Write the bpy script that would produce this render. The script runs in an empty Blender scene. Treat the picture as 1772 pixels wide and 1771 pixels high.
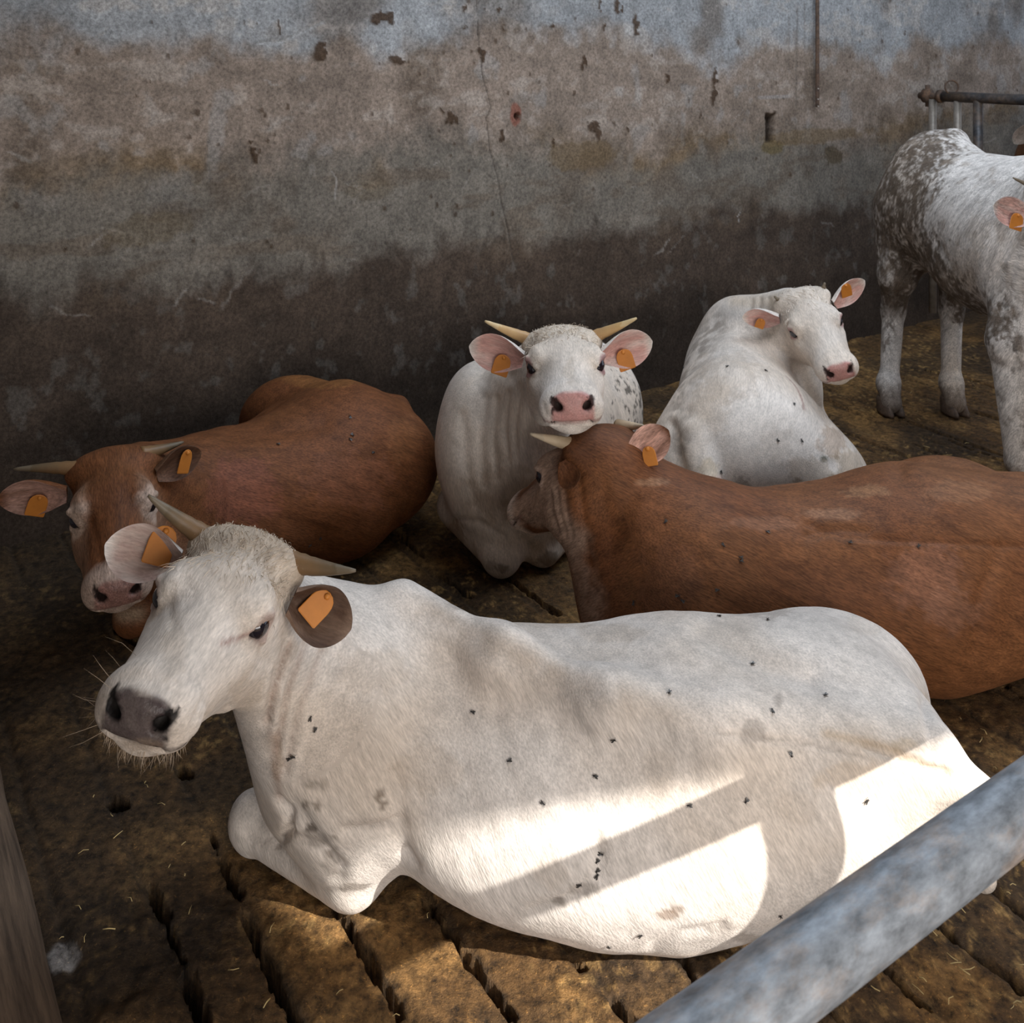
import bpy, math, random
import numpy as np
from mathutils import Vector, Matrix
sc = bpy.context.scene
COL = sc.collection
rng = np.random.default_rng(7)

# ---------------------------------------------------------------- camera
HC = 1.85            # eye height
FPX = 1790.0         # focal length in pixels of the 1772 x 1771 frame
HOR = 84.0           # row of the horizon
cam = bpy.data.cameras.new('camera')
camo = bpy.data.objects.new('camera', cam); COL.objects.link(camo)
camo.location = (0, 0, HC); camo.rotation_euler = (math.pi/2, 0, 0)
cam.sensor_fit = 'HORIZONTAL'; cam.sensor_width = 36.0
cam.lens = 36.0*FPX/1772.0
cam.shift_y = -(885.5-HOR)/1772.0
cam.clip_start = 0.05
cam.dof.use_dof = True; cam.dof.focus_distance = 2.4; cam.dof.aperture_fstop = 11.0
sc.camera = camo
sc.view_settings.view_transform = 'Standard'; sc.view_settings.look = 'None'
sc.view_settings.gamma = 1.0; sc.view_settings.use_curve_mapping = False
sc.view_settings.exposure = 0.22
sc.cycles.use_denoising = True
sc.cycles.max_bounces = 8
world = bpy.data.worlds.new('sky'); sc.world = world; world.use_nodes = True
bg = world.node_tree.nodes['Background']; bg.inputs[0].default_value = (.74, .84, 1.0, 1); bg.inputs[1].default_value = .85
_ew = np.array([2660, 1790, 0.])/math.hypot(2660, 1790); _en = np.array([-1790, 2660, 0.])/math.hypot(2660, 1790)
sun = bpy.data.lights.new('sun', 'SUN'); sun.energy = 8.2; sun.angle = math.radians(.6); sun.color = (1, .955, .89)
suno = bpy.data.objects.new('sun', sun); COL.objects.link(suno)
suno.rotation_euler = Vector(_en*.793-_ew*.25-np.array([0, 0, .61])).to_track_quat('-Z', 'Y').to_euler()
suno.location = (4, -6, 6)
def area_panel(name, u, v, z, su, sv, power, col, tilt=0.0):
    l = bpy.data.lights.new(name, 'AREA'); l.shape = 'RECTANGLE'; l.size = su; l.size_y = sv; l.energy = power; l.color = col
    o = bpy.data.objects.new(name, l); COL.objects.link(o); o.location = tuple(_ew*u+_en*v+np.array([0, 0, z]))
    o.rotation_euler = (tilt, 0, math.atan2(1790, 2660)); return o
area_panel('skylight', 3.9, 2.2, 3.8, 5.0, 1.8, 120, (.78, .88, 1.0), .12)
# added fill light behind the viewer, brightens the sides turned forward
front_fill = area_panel('front_fill_light', .6, -2.75, 1.45, 3.4, 2.2, 130, (1.0, .93, .85))
front_fill.rotation_euler = Vector(_en*1.0+np.array([0, 0, -.04])).to_track_quat('-Z', 'Y').to_euler()

# ---------------------------------------------------------------- helpers
def at(px, py, Y):
    """world point seen at a column and row of the photograph, at distance Y from the camera plane"""
    return np.array([(px-886.0)*Y/FPX, Y, HC-(py-HOR)*Y/FPX])
def atz(px, py, z):
    return at(px, py, (HC-z)*FPX/(py-HOR))
def nrm(v):
    v = np.asarray(v, float); return v/np.linalg.norm(v)
EW = nrm([2660, 1790, 0])            # along the back wall
EN = nrm([-1790, 2660, 0])           # along the slats, towards the back wall
def uv(u, v, z=0.0): return EW*u+EN*v+np.array([0, 0, z])

def tag(o, label=None, cat=None, group=None, kind=None):
    if label: o['label'] = label
    if cat: o['category'] = cat
    if group: o['group'] = group
    if kind: o['kind'] = kind
    return o
def empty(name, loc=(0, 0, 0)):
    o = bpy.data.objects.new(name, None); COL.objects.link(o); o.location = tuple(float(q) for q in loc)
    o.empty_display_size = .1
    return o
def mesh_obj(name, V, F, mat=None, parent=None, smooth=True, attrs=None):
    """V world coordinates; the object's origin is put at its parent's origin"""
    V = np.asarray(V, float)
    org = np.zeros(3)
    if parent is not None:
        p = parent
        while p is not None: org = org+np.array(p.location); p = p.parent
    me = bpy.data.meshes.new(name)
    F = F if isinstance(F, list) else np.asarray(F)
    if isinstance(F, np.ndarray):
        n, k = F.shape
        me.vertices.add(len(V)); me.vertices.foreach_set('co', (V-org).astype(np.float32).ravel())
        me.loops.add(n*k); me.loops.foreach_set('vertex_index', F.astype(np.int32).ravel())
        me.polygons.add(n)
        me.polygons.foreach_set('loop_start', np.arange(0, n*k, k, dtype=np.int32))
        me.update(calc_edges=True); me.validate()
    else:
        me.from_pydata([tuple(v) for v in (V-org)], [], F); me.update()
    if smooth: me.polygons.foreach_set('use_smooth', np.ones(len(me.polygons), bool))
    for k, a in (attrs or {}).items():
        a = np.asarray(a, np.float32)
        if a.ndim == 1:
            at_ = me.attributes.new(k, 'FLOAT', 'POINT'); at_.data.foreach_set('value', a)
        elif k == 'coat':
            at_ = me.attributes.new(k, 'FLOAT_COLOR', 'POINT')
            at_.data.foreach_set('color', np.hstack([a, np.ones((len(a), 1), np.float32)]).astype(np.float32).ravel())
        else:
            at_ = me.attributes.new(k, 'FLOAT_VECTOR', 'POINT'); at_.data.foreach_set('vector', a.ravel())
    if mat is not None: me.materials.append(mat)
    o = bpy.data.objects.new(name, me); COL.objects.link(o)
    if parent is not None: o.parent = parent
    return o
def recentre(o, loc):
    """move a top-level mesh object's origin without moving it"""
    loc = np.asarray(loc, float); me = o.data
    n = len(me.vertices); co = np.empty(n*3, np.float32); me.vertices.foreach_get('co', co)
    me.vertices.foreach_set('co', (co.reshape(-1, 3)-loc.astype(np.float32)).ravel()); o.location = tuple(loc); me.update()

# value noise on points, numpy
_perm = rng.permutation(4096); _val = rng.random(4096)
def _h(i, j, k): return _val[_perm[(_perm[(_perm[i & 4095]+j) & 4095]+k) & 4095]]
def noise(P, s=1.0, seed=0):
    P = np.asarray(P, float)*s+seed*17.31
    i = np.floor(P).astype(np.int64); f = P-i; f = f*f*(3-2*f)
    x, y, z = i.T; fx, fy, fz = f.T
    def L(a, b, t): return a+(b-a)*t
    c = lambda a, b, d: _h(x+a, y+b, z+d)
    return L(L(L(c(0,0,0), c(1,0,0), fx), L(c(0,1,0), c(1,1,0), fx), fy), L(L(c(0,0,1), c(1,0,1), fx), L(c(0,1,1), c(1,1,1), fx), fy), fz)
def fbm(P, s=1.0, o=4, seed=0, g=.5):
    t = 0; a = 1; n = 0
    for q in range(o):
        t = t+a*noise(P, s*2**q, seed+q); n += a; a *= g
    return t/n
def sstep(a, b, x):
    t = np.clip((np.asarray(x)-a)/(b-a), 0, 1); return t*t*(3-2*t)
def mixc(c, d, t): return c+(np.asarray(d)-c)*np.asarray(t)[:, None]

# ---------------------------------------------------------------- soft-blended solids, meshed into one skin
class Cap:        # tapered capsule
    def __init__(s, a, b, ra, rb, k=.05, op=1):
        s.a, s.b, s.ra, s.rb, s.k, s.op = np.asarray(a, float), np.asarray(b, float), ra, rb, k, op
        s.ba = s.b-s.a; s.l2 = max(s.ba@s.ba, 1e-9)
    def d(s, P):
        q = P-s.a; h = np.clip(q@s.ba/s.l2, 0, 1)
        q -= h[:, None]*s.ba
        return np.sqrt(np.einsum('ij,ij->i', q, q))-(s.ra+(s.rb-s.ra)*h)
    def box(s):
        r = max(s.ra, s.rb); return np.minimum(s.a, s.b)-r, np.maximum(s.a, s.b)+r
class Ell:        # ellipsoid, R rows = its axes
    def __init__(s, c, r, R=None, k=.05, op=1):
        s.c, s.r, s.k, s.op = np.asarray(c, float), np.asarray(r, float), k, op
        s.R = np.eye(3) if R is None else np.asarray(R, float)
    def d(s, P):
        q = (P-s.c)@s.R.T/s.r
        k0 = np.sqrt(np.einsum('ij,ij->i', q, q)); q /= s.r
        k1 = np.sqrt(np.einsum('ij,ij->i', q, q))+1e-9
        return k0*(k0-1)/k1
    def box(s):
        e = np.abs(s.R.T)@s.r; return s.c-e, s.c+e
def smin(a, b, k):
    h = np.clip(.5+.5*(b-a)/k, 0, 1); return b+(a-b)*h-k*h*(1-h)
def smax(a, b, k): return -smin(-a, -b, k)
def frame(x, y):
    """rows: x, y made perpendicular, and their cross product"""
    x = nrm(x); y = np.asarray(y, float); y = nrm(y-x*(x@y)); return np.array([x, y, np.cross(x, y)])
class Group:      # a symmetric set of solids in a frame of its own (a head)
    def __init__(s, prims, M, o, sc_, k=.06):
        s.prims, s.M, s.o, s.s, s.k, s.op = prims, np.asarray(M), np.asarray(o, float), sc_, k, 1
    def loc(s, P): return (P-s.o)@s.M.T/s.s
    def glob(s, p): return (np.asarray(p, float)*s.s)@s.M+s.o
    def d(s, P):
        q = s.loc(P); q[:, 0] = np.abs(q[:, 0]); d = np.full(len(q), 9.)
        far = np.linalg.norm(q-np.array([0, .22, -.1]), axis=1)
        near = far < .5
        d[~near] = far[~near]-.3
        if near.any():
            qq = q[near]; dd = np.full(len(qq), 9.)
            for p in s.prims:
                e = p.d(qq.copy())
                dd = smin(dd, e, p.k) if p.op > 0 else smax(dd, -e, p.k)
            d[near] = dd
        return d*s.s
    def box(s):
        c = np.array([[x, y, z] for x in (-.14, .14) for y in (-.08, .53) for z in (-.28, .02)]); g = s.glob(c)
        return g.min(0), g.max(0)
def sdf(prims, P, chunk=400000):
    out = np.empty(len(P))
    for c in range(0, len(P), chunk):
        p = P[c:c+chunk]; d = np.full(len(p), 9.)
        for s in prims:
            lo, hi = s.box(); m = ((p > lo-.16) & (p < hi+.16)).all(1)
            if not m.any():
                continue
            e = s.d(p[m].copy())
            d[m] = smin(d[m], e, s.k) if s.op > 0 else smax(d[m], -e, s.k)
        out[c:c+chunk] = d
    return out
def grad(prims, P, h=.003):
    T = np.array([[1, -1, -1], [-1, -1, 1], [-1, 1, -1], [1, 1, 1]], float)
    g = sum(t*sdf(prims, P+t*h)[:, None] for t in T)/(4*h)
    return g
def skin(prims, vox=.009, zmin=None, smooth=1):
    """surface nets over a sparse grid"""
    lo = np.min([p.box()[0] for p in prims if p.op > 0], 0)-.03; hi = np.max([p.box()[1] for p in prims if p.op > 0], 0)+.03
    B = 8; bs = B*vox
    nb = np.ceil((hi-lo)/bs).astype(int)+1
    g = np.stack(np.meshgrid(*[np.arange(n) for n in nb], indexing='ij'), -1).reshape(-1, 3)
    cd = sdf(prims, lo+(g+.5)*bs-vox*.5)
    keep = np.abs(cd) < bs*1.25
    D = np.repeat(np.repeat(np.repeat(np.where(cd > 0, 1., -1.).reshape(nb), B, 0), B, 1), B, 2)
    loc = np.stack(np.meshgrid(*[np.arange(B)]*3, indexing='ij'), -1).reshape(-1, 3)
    gi = (g[keep][:, None, :]*B+loc[None]).reshape(-1, 3)
    D[gi[:, 0], gi[:, 1], gi[:, 2]] = sdf(prims, lo+gi*vox)
    S = D < 0
    n = np.array(D.shape)-1
    cnt = np.zeros(n, np.int8)
    sl = [(slice(0, -1), slice(1, None))[b] for b in (0, 1)]
    for a in (0, 1):
        for b in (0, 1):
            for c in (0, 1): cnt += S[sl[a], sl[b], sl[c]]
    act = np.argwhere((cnt > 0) & (cnt < 8))
    idx = np.full(n, -1, np.int64); idx[act[:, 0], act[:, 1], act[:, 2]] = np.arange(len(act))
    acc = np.zeros((len(act), 3)); num = np.zeros(len(act))
    cor = np.array([[a, b, c] for a in (0, 1) for b in (0, 1) for c in (0, 1)])
    val = np.stack([D[tuple((act+c).T)] for c in cor], 1)
    for i in range(8):
        for j in range(i+1, 8):
            if np.abs(cor[i]-cor[j]).sum() != 1: continue
            a, b = val[:, i], val[:, j]; m = (a < 0) != (b < 0)
            t = np.where(m, a/np.where(m, a-b, 1), 0)
            acc += np.where(m[:, None], cor[i]+t[:, None]*(cor[j]-cor[i]), 0); num += m
    V = lo+(act+acc/num[:, None])*vox
    Q = []
    for ax in range(3):
        o1, o2 = (ax+1) % 3, (ax+2) % 3
        s0 = [slice(1, -1)]*3; s1 = list(s0); s0[ax] = slice(0, -1); s1[ax] = slice(1, None)
        A, Bm = S[tuple(s0)], S[tuple(s1)]
        for flip in (0, 1):
            m = (A & ~Bm) if not flip else (~A & Bm)
            e = np.argwhere(m); off = np.ones(3, int); off[ax] = 0; e = e+off
            def cell(d1, d2):
                q = e.copy(); q[:, o1] -= d1; q[:, o2] -= d2; q = np.minimum(q, n-1); return idx[q[:, 0], q[:, 1], q[:, 2]]
            quad = np.stack([cell(1, 1), cell(0, 1), cell(0, 0), cell(1, 0)], 1)
            if flip: quad = quad[:, ::-1]
            Q.append(quad)
    F = np.vstack(Q); F = F[(F >= 0).all(1)]
    for it in range(2):
        d = sdf(prims, V); G = grad(prims, V); gl = np.einsum('ij,ij->i', G, G)+1e-6
        V = V-np.clip(d/gl, -vox, vox)[:, None]*G
    G = grad(prims, V); N = G/(np.linalg.norm(G, axis=1)[:, None]+1e-9)
    return V, F, N

def tube(pts, rad, seg=14, cap=True, flat=None):
    """swept round tube; pts (n,3), rad (n,) ; returns V, F"""
    pts = np.asarray(pts, float); n = len(pts); rad = np.broadcast_to(np.asarray(rad, float), (n,))
    T = np.gradient(pts, axis=0); T /= np.linalg.norm(T, axis=1)[:, None]
    u = nrm(np.cross(T[0], [0, 0, 1]) if abs(T[0][2]) < .9 else np.cross(T[0], [1, 0, 0]))
    V = []
    for i in range(n):
        u = nrm(u-T[i]*(u@T[i])); w = np.cross(T[i], u)
        for j in range(seg):
            a = 2*math.pi*j/seg; V.append(pts[i]+rad[i]*(u*math.cos(a)+w*math.sin(a)))
    F = [(i*seg+j, i*seg+(j+1) % seg, (i+1)*seg+(j+1) % seg, (i+1)*seg+j) for i in range(n-1) for j in range(seg)]
    if cap:
        F.append(tuple(range(seg))[::-1]); F.append(tuple((n-1)*seg+j for j in range(seg)))
    return np.array(V), F
def ball(c, r, R=None, nu=20, nv=12):
    V, F = [], []
    r = np.broadcast_to(np.asarray(r, float), (3,)); R = np.eye(3) if R is None else R
    for i in range(nv+1):
        th = math.pi*i/nv
        for j in range(nu):
            ph = 2*math.pi*j/nu
            V.append(np.array([math.sin(th)*math.cos(ph), math.sin(th)*math.sin(ph), math.cos(th)])*r)
    for i in range(nv):
        for j in range(nu):
            F.append((i*nu+j, (i+1)*nu+j, (i+1)*nu+(j+1) % nu, i*nu+(j+1) % nu))
    return np.array(V)@R+np.asarray(c, float), F
def join(parts):
    V, F, n = [], [], 0
    for v, f in parts:
        V.append(v); F += [tuple(int(q)+n for q in t) for t in f]; n += len(v)
    return np.vstack(V), F
def bez(pts, n=14):
    """smooth curve through points (Catmull-Rom)"""
    p = np.asarray(pts, float); p = np.vstack([2*p[0]-p[1], p, 2*p[-1]-p[-2]]); out = []
    for i in range(1, len(p)-2):
        for t in np.linspace(0, 1, n, endpoint=False):
            out.append(.5*(2*p[i]+(p[i+1]-p[i-1])*t+(2*p[i-1]-5*p[i]+4*p[i+1]-p[i+2])*t*t+(3*p[i]-p[i-1]-3*p[i+1]+p[i+2])*t**3))
    out.append(p[-2]); return np.array(out)

# ---------------------------------------------------------------- head of a young bull, in its own frame: x to the side, y from poll to nose, z out of the forehead
EYE = np.array([.0905, .190, -.066]); EYER = .0262
def head_prims():
    P = []
    a = P.append
    a(Ell((0, .10, -.11), (.108, .15, .105), k=.03))
    a(Ell((0, .005, -.060), (.128, .058, .058), k=.05))
    a(Ell((.076, .168, -.046), (.036, .056, .036), k=.035))
    a(Cap((0, .15, -.088), (0, .42, -.082), .082, .048, k=.04))
    a(Cap((.046, .27, -.118), (.036, .42, -.096), .046, .040, k=.045))
    a(Ell((.070, .15, -.155), (.042, .10, .09), k=.04))
    a(Cap((.056, .10, -.205), (.026, .39, -.136), .050, .032, k=.045))
    a(Cap((.086, .215, -.112), (.060, .31, -.118), .018, .014, k=.03))
    a(Ell((0, .440, -.086), (.074, .055, .052), k=.035))
    a(Ell((.046, .436, -.102), (.038, .050, .040), k=.025))
    a(Ell((0, .424, -.142), (.050, .050, .028), k=.015))
    a(Ell((0, .480, -.074), (.056, .022, .040), k=.02))
    # eye socket and lids
    a(Ell(EYE+np.array([.018, .012, 0]), (.026, .032, .0215), k=.007, op=-1))
    e = EYE
    for q0, q1, r in (((.017, -.031, .002), (.022, -.006, .0245), .0080), ((.022, -.006, .0245), (-.002, .036, .010), .0065),
                      ((.017, -.030, -.003), (.020, .000, -.0255), .0060), ((.020, .000, -.0255), (-.004, .040, -.008), .0055)):
        a(Cap(e+np.array(q0), e+np.array(q1), r, r, k=.008))
    # nostrils: a round pit with a slit running outwards and up
    a(Ell((.0385, .500, -.073), (.0150, .038, .0115), frame((.8, 0, .6), (0, 1, 0)), k=.006, op=-1))
    a(Cap((.045, .500, -.066), (.064, .476, -.054), .0085, .005, k=.006, op=-1))
    # mouth
    a(Cap((0, .492, -.118), (.040, .482, -.119), .0065, .0065, k=.008, op=-1))
    a(Cap((.040, .482, -.119), (.078, .440, -.117), .0065, .0065, k=.008, op=-1))
    a(Cap((.078, .440, -.117), (.070, .385, -.128), .0060, .0045, k=.008, op=-1))
    return P

def ear_mesh(base, d, face, L=.19, W=.058, curl=1.0, droop=0.0):
    """leaf-shaped cupped ear: d = outwards, face = where the hollow looks; returns V, F, inside mask, fur coords"""
    d = nrm(d); face = nrm(np.asarray(face)-d*(np.asarray(face)@d)); w = np.cross(d, face)
    ns, nt = 26, 17; V, ins = [], []
    for layer in (0, 1):
        for i in range(ns):
            s = i/(ns-1)
            hw = W*(.34+.66*math.sin(min(s/.55, 1)*math.pi/2)**1.1) if s < .55 else W*max(1-((s-.55)/.452)**1.9, 0)**.66
            hw = max(hw, .0015)
            c = np.asarray(base)+d*(L*s)-face*(.02*math.sin(s*math.pi))+np.array([0, 0, -droop*s*s])
            bend = curl*(1.25*(1-s)**1.1+.42)
            th = .0045+.006*(1-s)
            for j in range(nt):
                t = 2*j/(nt-1)-1; a = t*bend
                rr = hw/max(math.sin(min(bend, 1.5)), .3)
                off = w*rr*math.sin(a)+face*(rr*(1-math.cos(a)))
                nr = nrm(-w*math.sin(a)+face*math.cos(a))
                e = (1-abs(t)**4)*(1-s**8)
                V.append(c+off+nr*(th*e if layer == 0 else -th*e)); ins.append(layer == 0 and 1.0 or 0.0)
    F = []
    for layer in (0, 1):
        o = layer*ns*nt
        for i in range(ns-1):
            for j in range(nt-1):
                q = (o+i*nt+j, o+i*nt+j+1, o+(i+1)*nt+j+1, o+(i+1)*nt+j)
                F.append(q if layer == 0 else q[::-1])
    m = ns*nt
    for i in range(ns-1):
        for j, fl in ((0, 1), (nt-1, 0)):
            q = (i*nt+j, (i+1)*nt+j, m+(i+1)*nt+j, m+i*nt+j); F.append(q if fl else q[::-1])
    for j in range(nt-1):
        i = ns-1; q = (i*nt+j, m+i*nt+j, m+i*nt+j+1, i*nt+j+1); F.append(q[::-1])
    return np.array(V), F, np.array(ins)
def horn_mesh(base, d, up, L=.15, r=.022, curve=.04, sink=.02):
    d = nrm(d); up = nrm(np.asarray(up)-d*(np.asarray(up)@d)); n = 14
    t = np.linspace(0, 1, n)
    pts = np.asarray(base)+d*((t*(L+sink)-sink)[:, None])+up*((curve*t**2)[:, None])
    rad = r*(1-t)**.62*(1+.05*np.sin(t*34)*(t < .5)); rad[-2] = max(rad[-2], .0058); rad[-1] = .0030
    V, F = tube(pts, np.maximum(rad, .0022), seg=16)
    return V, F, np.repeat(t, 16)
def tag_mesh(c, n, up, w=.036, h=.044):
    """plastic ear tag: bevelled plate with a narrower neck and a stud"""
    n = nrm(n); up = nrm(np.asarray(up)-n*(np.asarray(up)@n)); s = np.cross(up, n)
    prof = [(-.44, -1), (.44, -1), (.5, -.93), (.5, .1), (.46, .42), (.36, .68), (.2, .84), (0, .9), (-.2, .84), (-.36, .68), (-.46, .42), (-.5, .1), (-.5, -.93)]
    V, F = [], []
    for z, k in ((-.0016, .94), (-.0008, 1), (.0008, 1), (.0016, .94)):
        for x, y in prof: V.append(np.asarray(c)+s*(x*w*k)+up*((y-.0)*h*.62*k)+n*z)
    m = len(prof)
    for q in range(3):
        for j in range(m): F.append((q*m+j, q*m+(j+1) % m, (q+1)*m+(j+1) % m, (q+1)*m+j))
    F.append(tuple(range(m))[::-1]); F.append(tuple(3*m+j for j in range(m)))
    b = ball(np.asarray(c)+up*(h*.40)+n*.002, .0065, None, 12, 8)
    return join([(np.array(V), F), b])

# ---------------------------------------------------------------- materials of the animals
def nodes(name):
    m = bpy.data.materials.new(name); m.use_nodes = True; nt = m.node_tree
    b = nt.nodes['Principled BSDF']; return m, nt, b
def N(nt, typ, **kw):
    n = nt.nodes.new(typ)
    for k, v in kw.items():
        if k in ('operation', 'blend_type', 'data_type', 'attribute_name', 'noise_dimensions', 'feature', 'vector_type', 'normalize'): setattr(n, k, v)
        else: n.inputs[k].default_value = v
    return n
def coat_material(name, fur_amp=.5, bump=.35, sheen=.25, speck=0.0):
    m, nt, b = nodes(name); L = nt.links.new
    col = N(nt, 'ShaderNodeAttribute', attribute_name='coat')
    fur = N(nt, 'ShaderNodeAttribute', attribute_name='fur')
    n1 = N(nt, 'ShaderNodeTexNoise', Scale=1.0, Detail=3.0, Roughness=.6); L(fur.outputs['Vector'], n1.inputs['Vector'])
    tc = N(nt, 'ShaderNodeNewGeometry')
    n2 = N(nt, 'ShaderNodeTexNoise', Scale=5.0, Detail=4.0, Roughness=.6); L(tc.outputs['Position'], n2.inputs['Vector'])
    mr = N(nt, 'ShaderNodeMapRange'); mr.inputs[1].default_value = .25; mr.inputs[2].default_value = .75
    mr.inputs[3].default_value = 1-.55*fur_amp; mr.inputs[4].default_value = 1+.35*fur_amp
    L(n1.outputs['Fac'], mr.inputs[0])
    mr2 = N(nt, 'ShaderNodeMapRange'); mr2.inputs[1].default_value = .3; mr2.inputs[2].default_value = .7
    mr2.inputs[3].default_value = .88; mr2.inputs[4].default_value = 1.06
    L(n2.outputs['Fac'], mr2.inputs[0])
    sv = N(nt, 'ShaderNodeVectorMath', operation='SCALE'); L(fur.outputs['Vector'], sv.inputs[0]); sv.inputs['Scale'].default_value = .16
    n3 = N(nt, 'ShaderNodeTexNoise', Scale=1.0, Detail=4.0, Roughness=.65); L(sv.outputs[0], n3.inputs['Vector'])
    mr3 = N(nt, 'ShaderNodeMapRange'); mr3.inputs[1].default_value = .3; mr3.inputs[2].default_value = .7
    mr3.inputs[3].default_value = 1-.34*fur_amp; mr3.inputs[4].default_value = 1+.26*fur_amp
    L(n3.outputs['Fac'], mr3.inputs[0])
    m3 = N(nt, 'ShaderNodeMath', operation='MULTIPLY'); L(mr.outputs[0], m3.inputs[0]); L(mr3.outputs[0], m3.inputs[1])
    mu = N(nt, 'ShaderNodeMath', operation='MULTIPLY'); L(m3.outputs[0], mu.inputs[0]); L(mr2.outputs[0], mu.inputs[1])
    vm = N(nt, 'ShaderNodeVectorMath', operation='SCALE'); L(col.outputs['Color'], vm.inputs[0]); L(mu.outputs[0], vm.inputs['Scale'])
    L(vm.outputs[0], b.inputs['Base Color']); L(vm.outputs[0], b.inputs['Sheen Tint'])
    b.inputs['Roughness'].default_value = .62; b.inputs['Specular IOR Level'].default_value = .22
    b.inputs['Sheen Weight'].default_value = sheen; b.inputs['Sheen Roughness'].default_value = .4
    wet = N(nt, 'ShaderNodeAttribute', attribute_name='wet')
    rr = N(nt, 'ShaderNodeMapRange'); rr.inputs[3].default_value = .62; rr.inputs[4].default_value = .24; L(wet.outputs['Fac'], rr.inputs[0]); L(rr.outputs[0], b.inputs['Roughness'])
    bp = N(nt, 'ShaderNodeBump', Strength=bump, Distance=.004); L(n1.outputs['Fac'], bp.inputs['Height']); L(bp.outputs[0], b.inputs['Normal'])
    return m
def simple(name, colr, rough=.6, metal=0.0, spec=.5, noise_s=0, noise_a=.3, bump=0.0, coat=0.0, sub=0.0):
    m, nt, b = nodes(name); L = nt.links.new
    b.inputs['Roughness'].default_value = rough; b.inputs['Metallic'].default_value = metal; b.inputs['Specular IOR Level'].default_value = spec
    b.inputs['Coat Weight'].default_value = coat
    if sub: b.inputs['Subsurface Weight'].default_value = sub; b.inputs['Subsurface Radius'].default_value = (.02, .008, .004)
    tc = N(nt, 'ShaderNodeTexCoord')
    n = N(nt, 'ShaderNodeTexNoise', Scale=noise_s or 20, Detail=5.0, Roughness=.6); L(tc.outputs['Object'], n.inputs['Vector'])
    mr = N(nt, 'ShaderNodeMapRange'); mr.inputs[1].default_value = .3; mr.inputs[2].default_value = .7; mr.inputs[3].default_value = 1-noise_a; mr.inputs[4].default_value = 1+noise_a
    L(n.outputs['Fac'], mr.inputs[0])
    vm = N(nt, 'ShaderNodeVectorMath', operation='SCALE'); vm.inputs[0].default_value = colr[:3]; L(mr.outputs[0], vm.inputs['Scale']); L(vm.outputs[0], b.inputs['Base Color'])
    if bump:
        bp = N(nt, 'ShaderNodeBump', Strength=bump, Distance=.01); L(n.outputs['Fac'], bp.inputs['Height']); L(bp.outputs[0], b.inputs['Normal'])
    return m
M_WHITE = coat_material('white_coat'); M_BROWN = coat_material('red_brown_coat', fur_amp=1.0, sheen=.3)
M_DIRTY = coat_material('muddy_white_coat', fur_amp=1.0, bump=.7)
M_EYE = simple('dark_wet_eye', (.012, .010, .016), .06, spec=.6, noise_a=.2, coat=.6)
M_TAG = simple('orange_plastic', (.56, .20, .028), .5, noise_s=40, noise_a=.08)
M_HOOF = simple('horny_hoof', (.085, .055, .038), .6, noise_s=60, noise_a=.5, bump=.3)
def horn_material(name, c0, c1, c2):
    m, nt, b = nodes(name); L = nt.links.new
    t = N(nt, 'ShaderNodeAttribute', attribute_name='along')
    tc = N(nt, 'ShaderNodeTexCoord'); n = N(nt, 'ShaderNodeTexNoise', Scale=45., Detail=5.); L(tc.outputs['Object'], n.inputs['Vector'])
    ad = N(nt, 'ShaderNodeMath', operation='MULTIPLY_ADD'); L(n.outputs['Fac'], ad.inputs[0]); ad.inputs[1].default_value = .5; L(t.outputs['Fac'], ad.inputs[2])
    r = N(nt, 'ShaderNodeValToRGB'); e = r.color_ramp.elements; e[0].position = .15; e[0].color = (*c0, 1); e[1].position = .95; e[1].color = (*c1, 1); x = e.new(1.0); x.position = 1.25 if False else 1.0; x.color = (*c2, 1)
    L(ad.outputs[0], r.inputs[0]); L(r.outputs[0], b.inputs['Base Color']); b.inputs['Roughness'].default_value = .5
    bp = N(nt, 'ShaderNodeBump', Strength=.4, Distance=.004); L(n.outputs['Fac'], bp.inputs['Height']); L(bp.outputs[0], b.inputs['Normal'])
    return m
M_HORN = horn_material('grey_tan_horn', (.25, .13, .05), (.115, .082, .046), (.15, .115, .075))
M_HORNY = horn_material('amber_horn', (.36, .20, .09), (.55, .36, .16), (.62, .47, .26))

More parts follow.
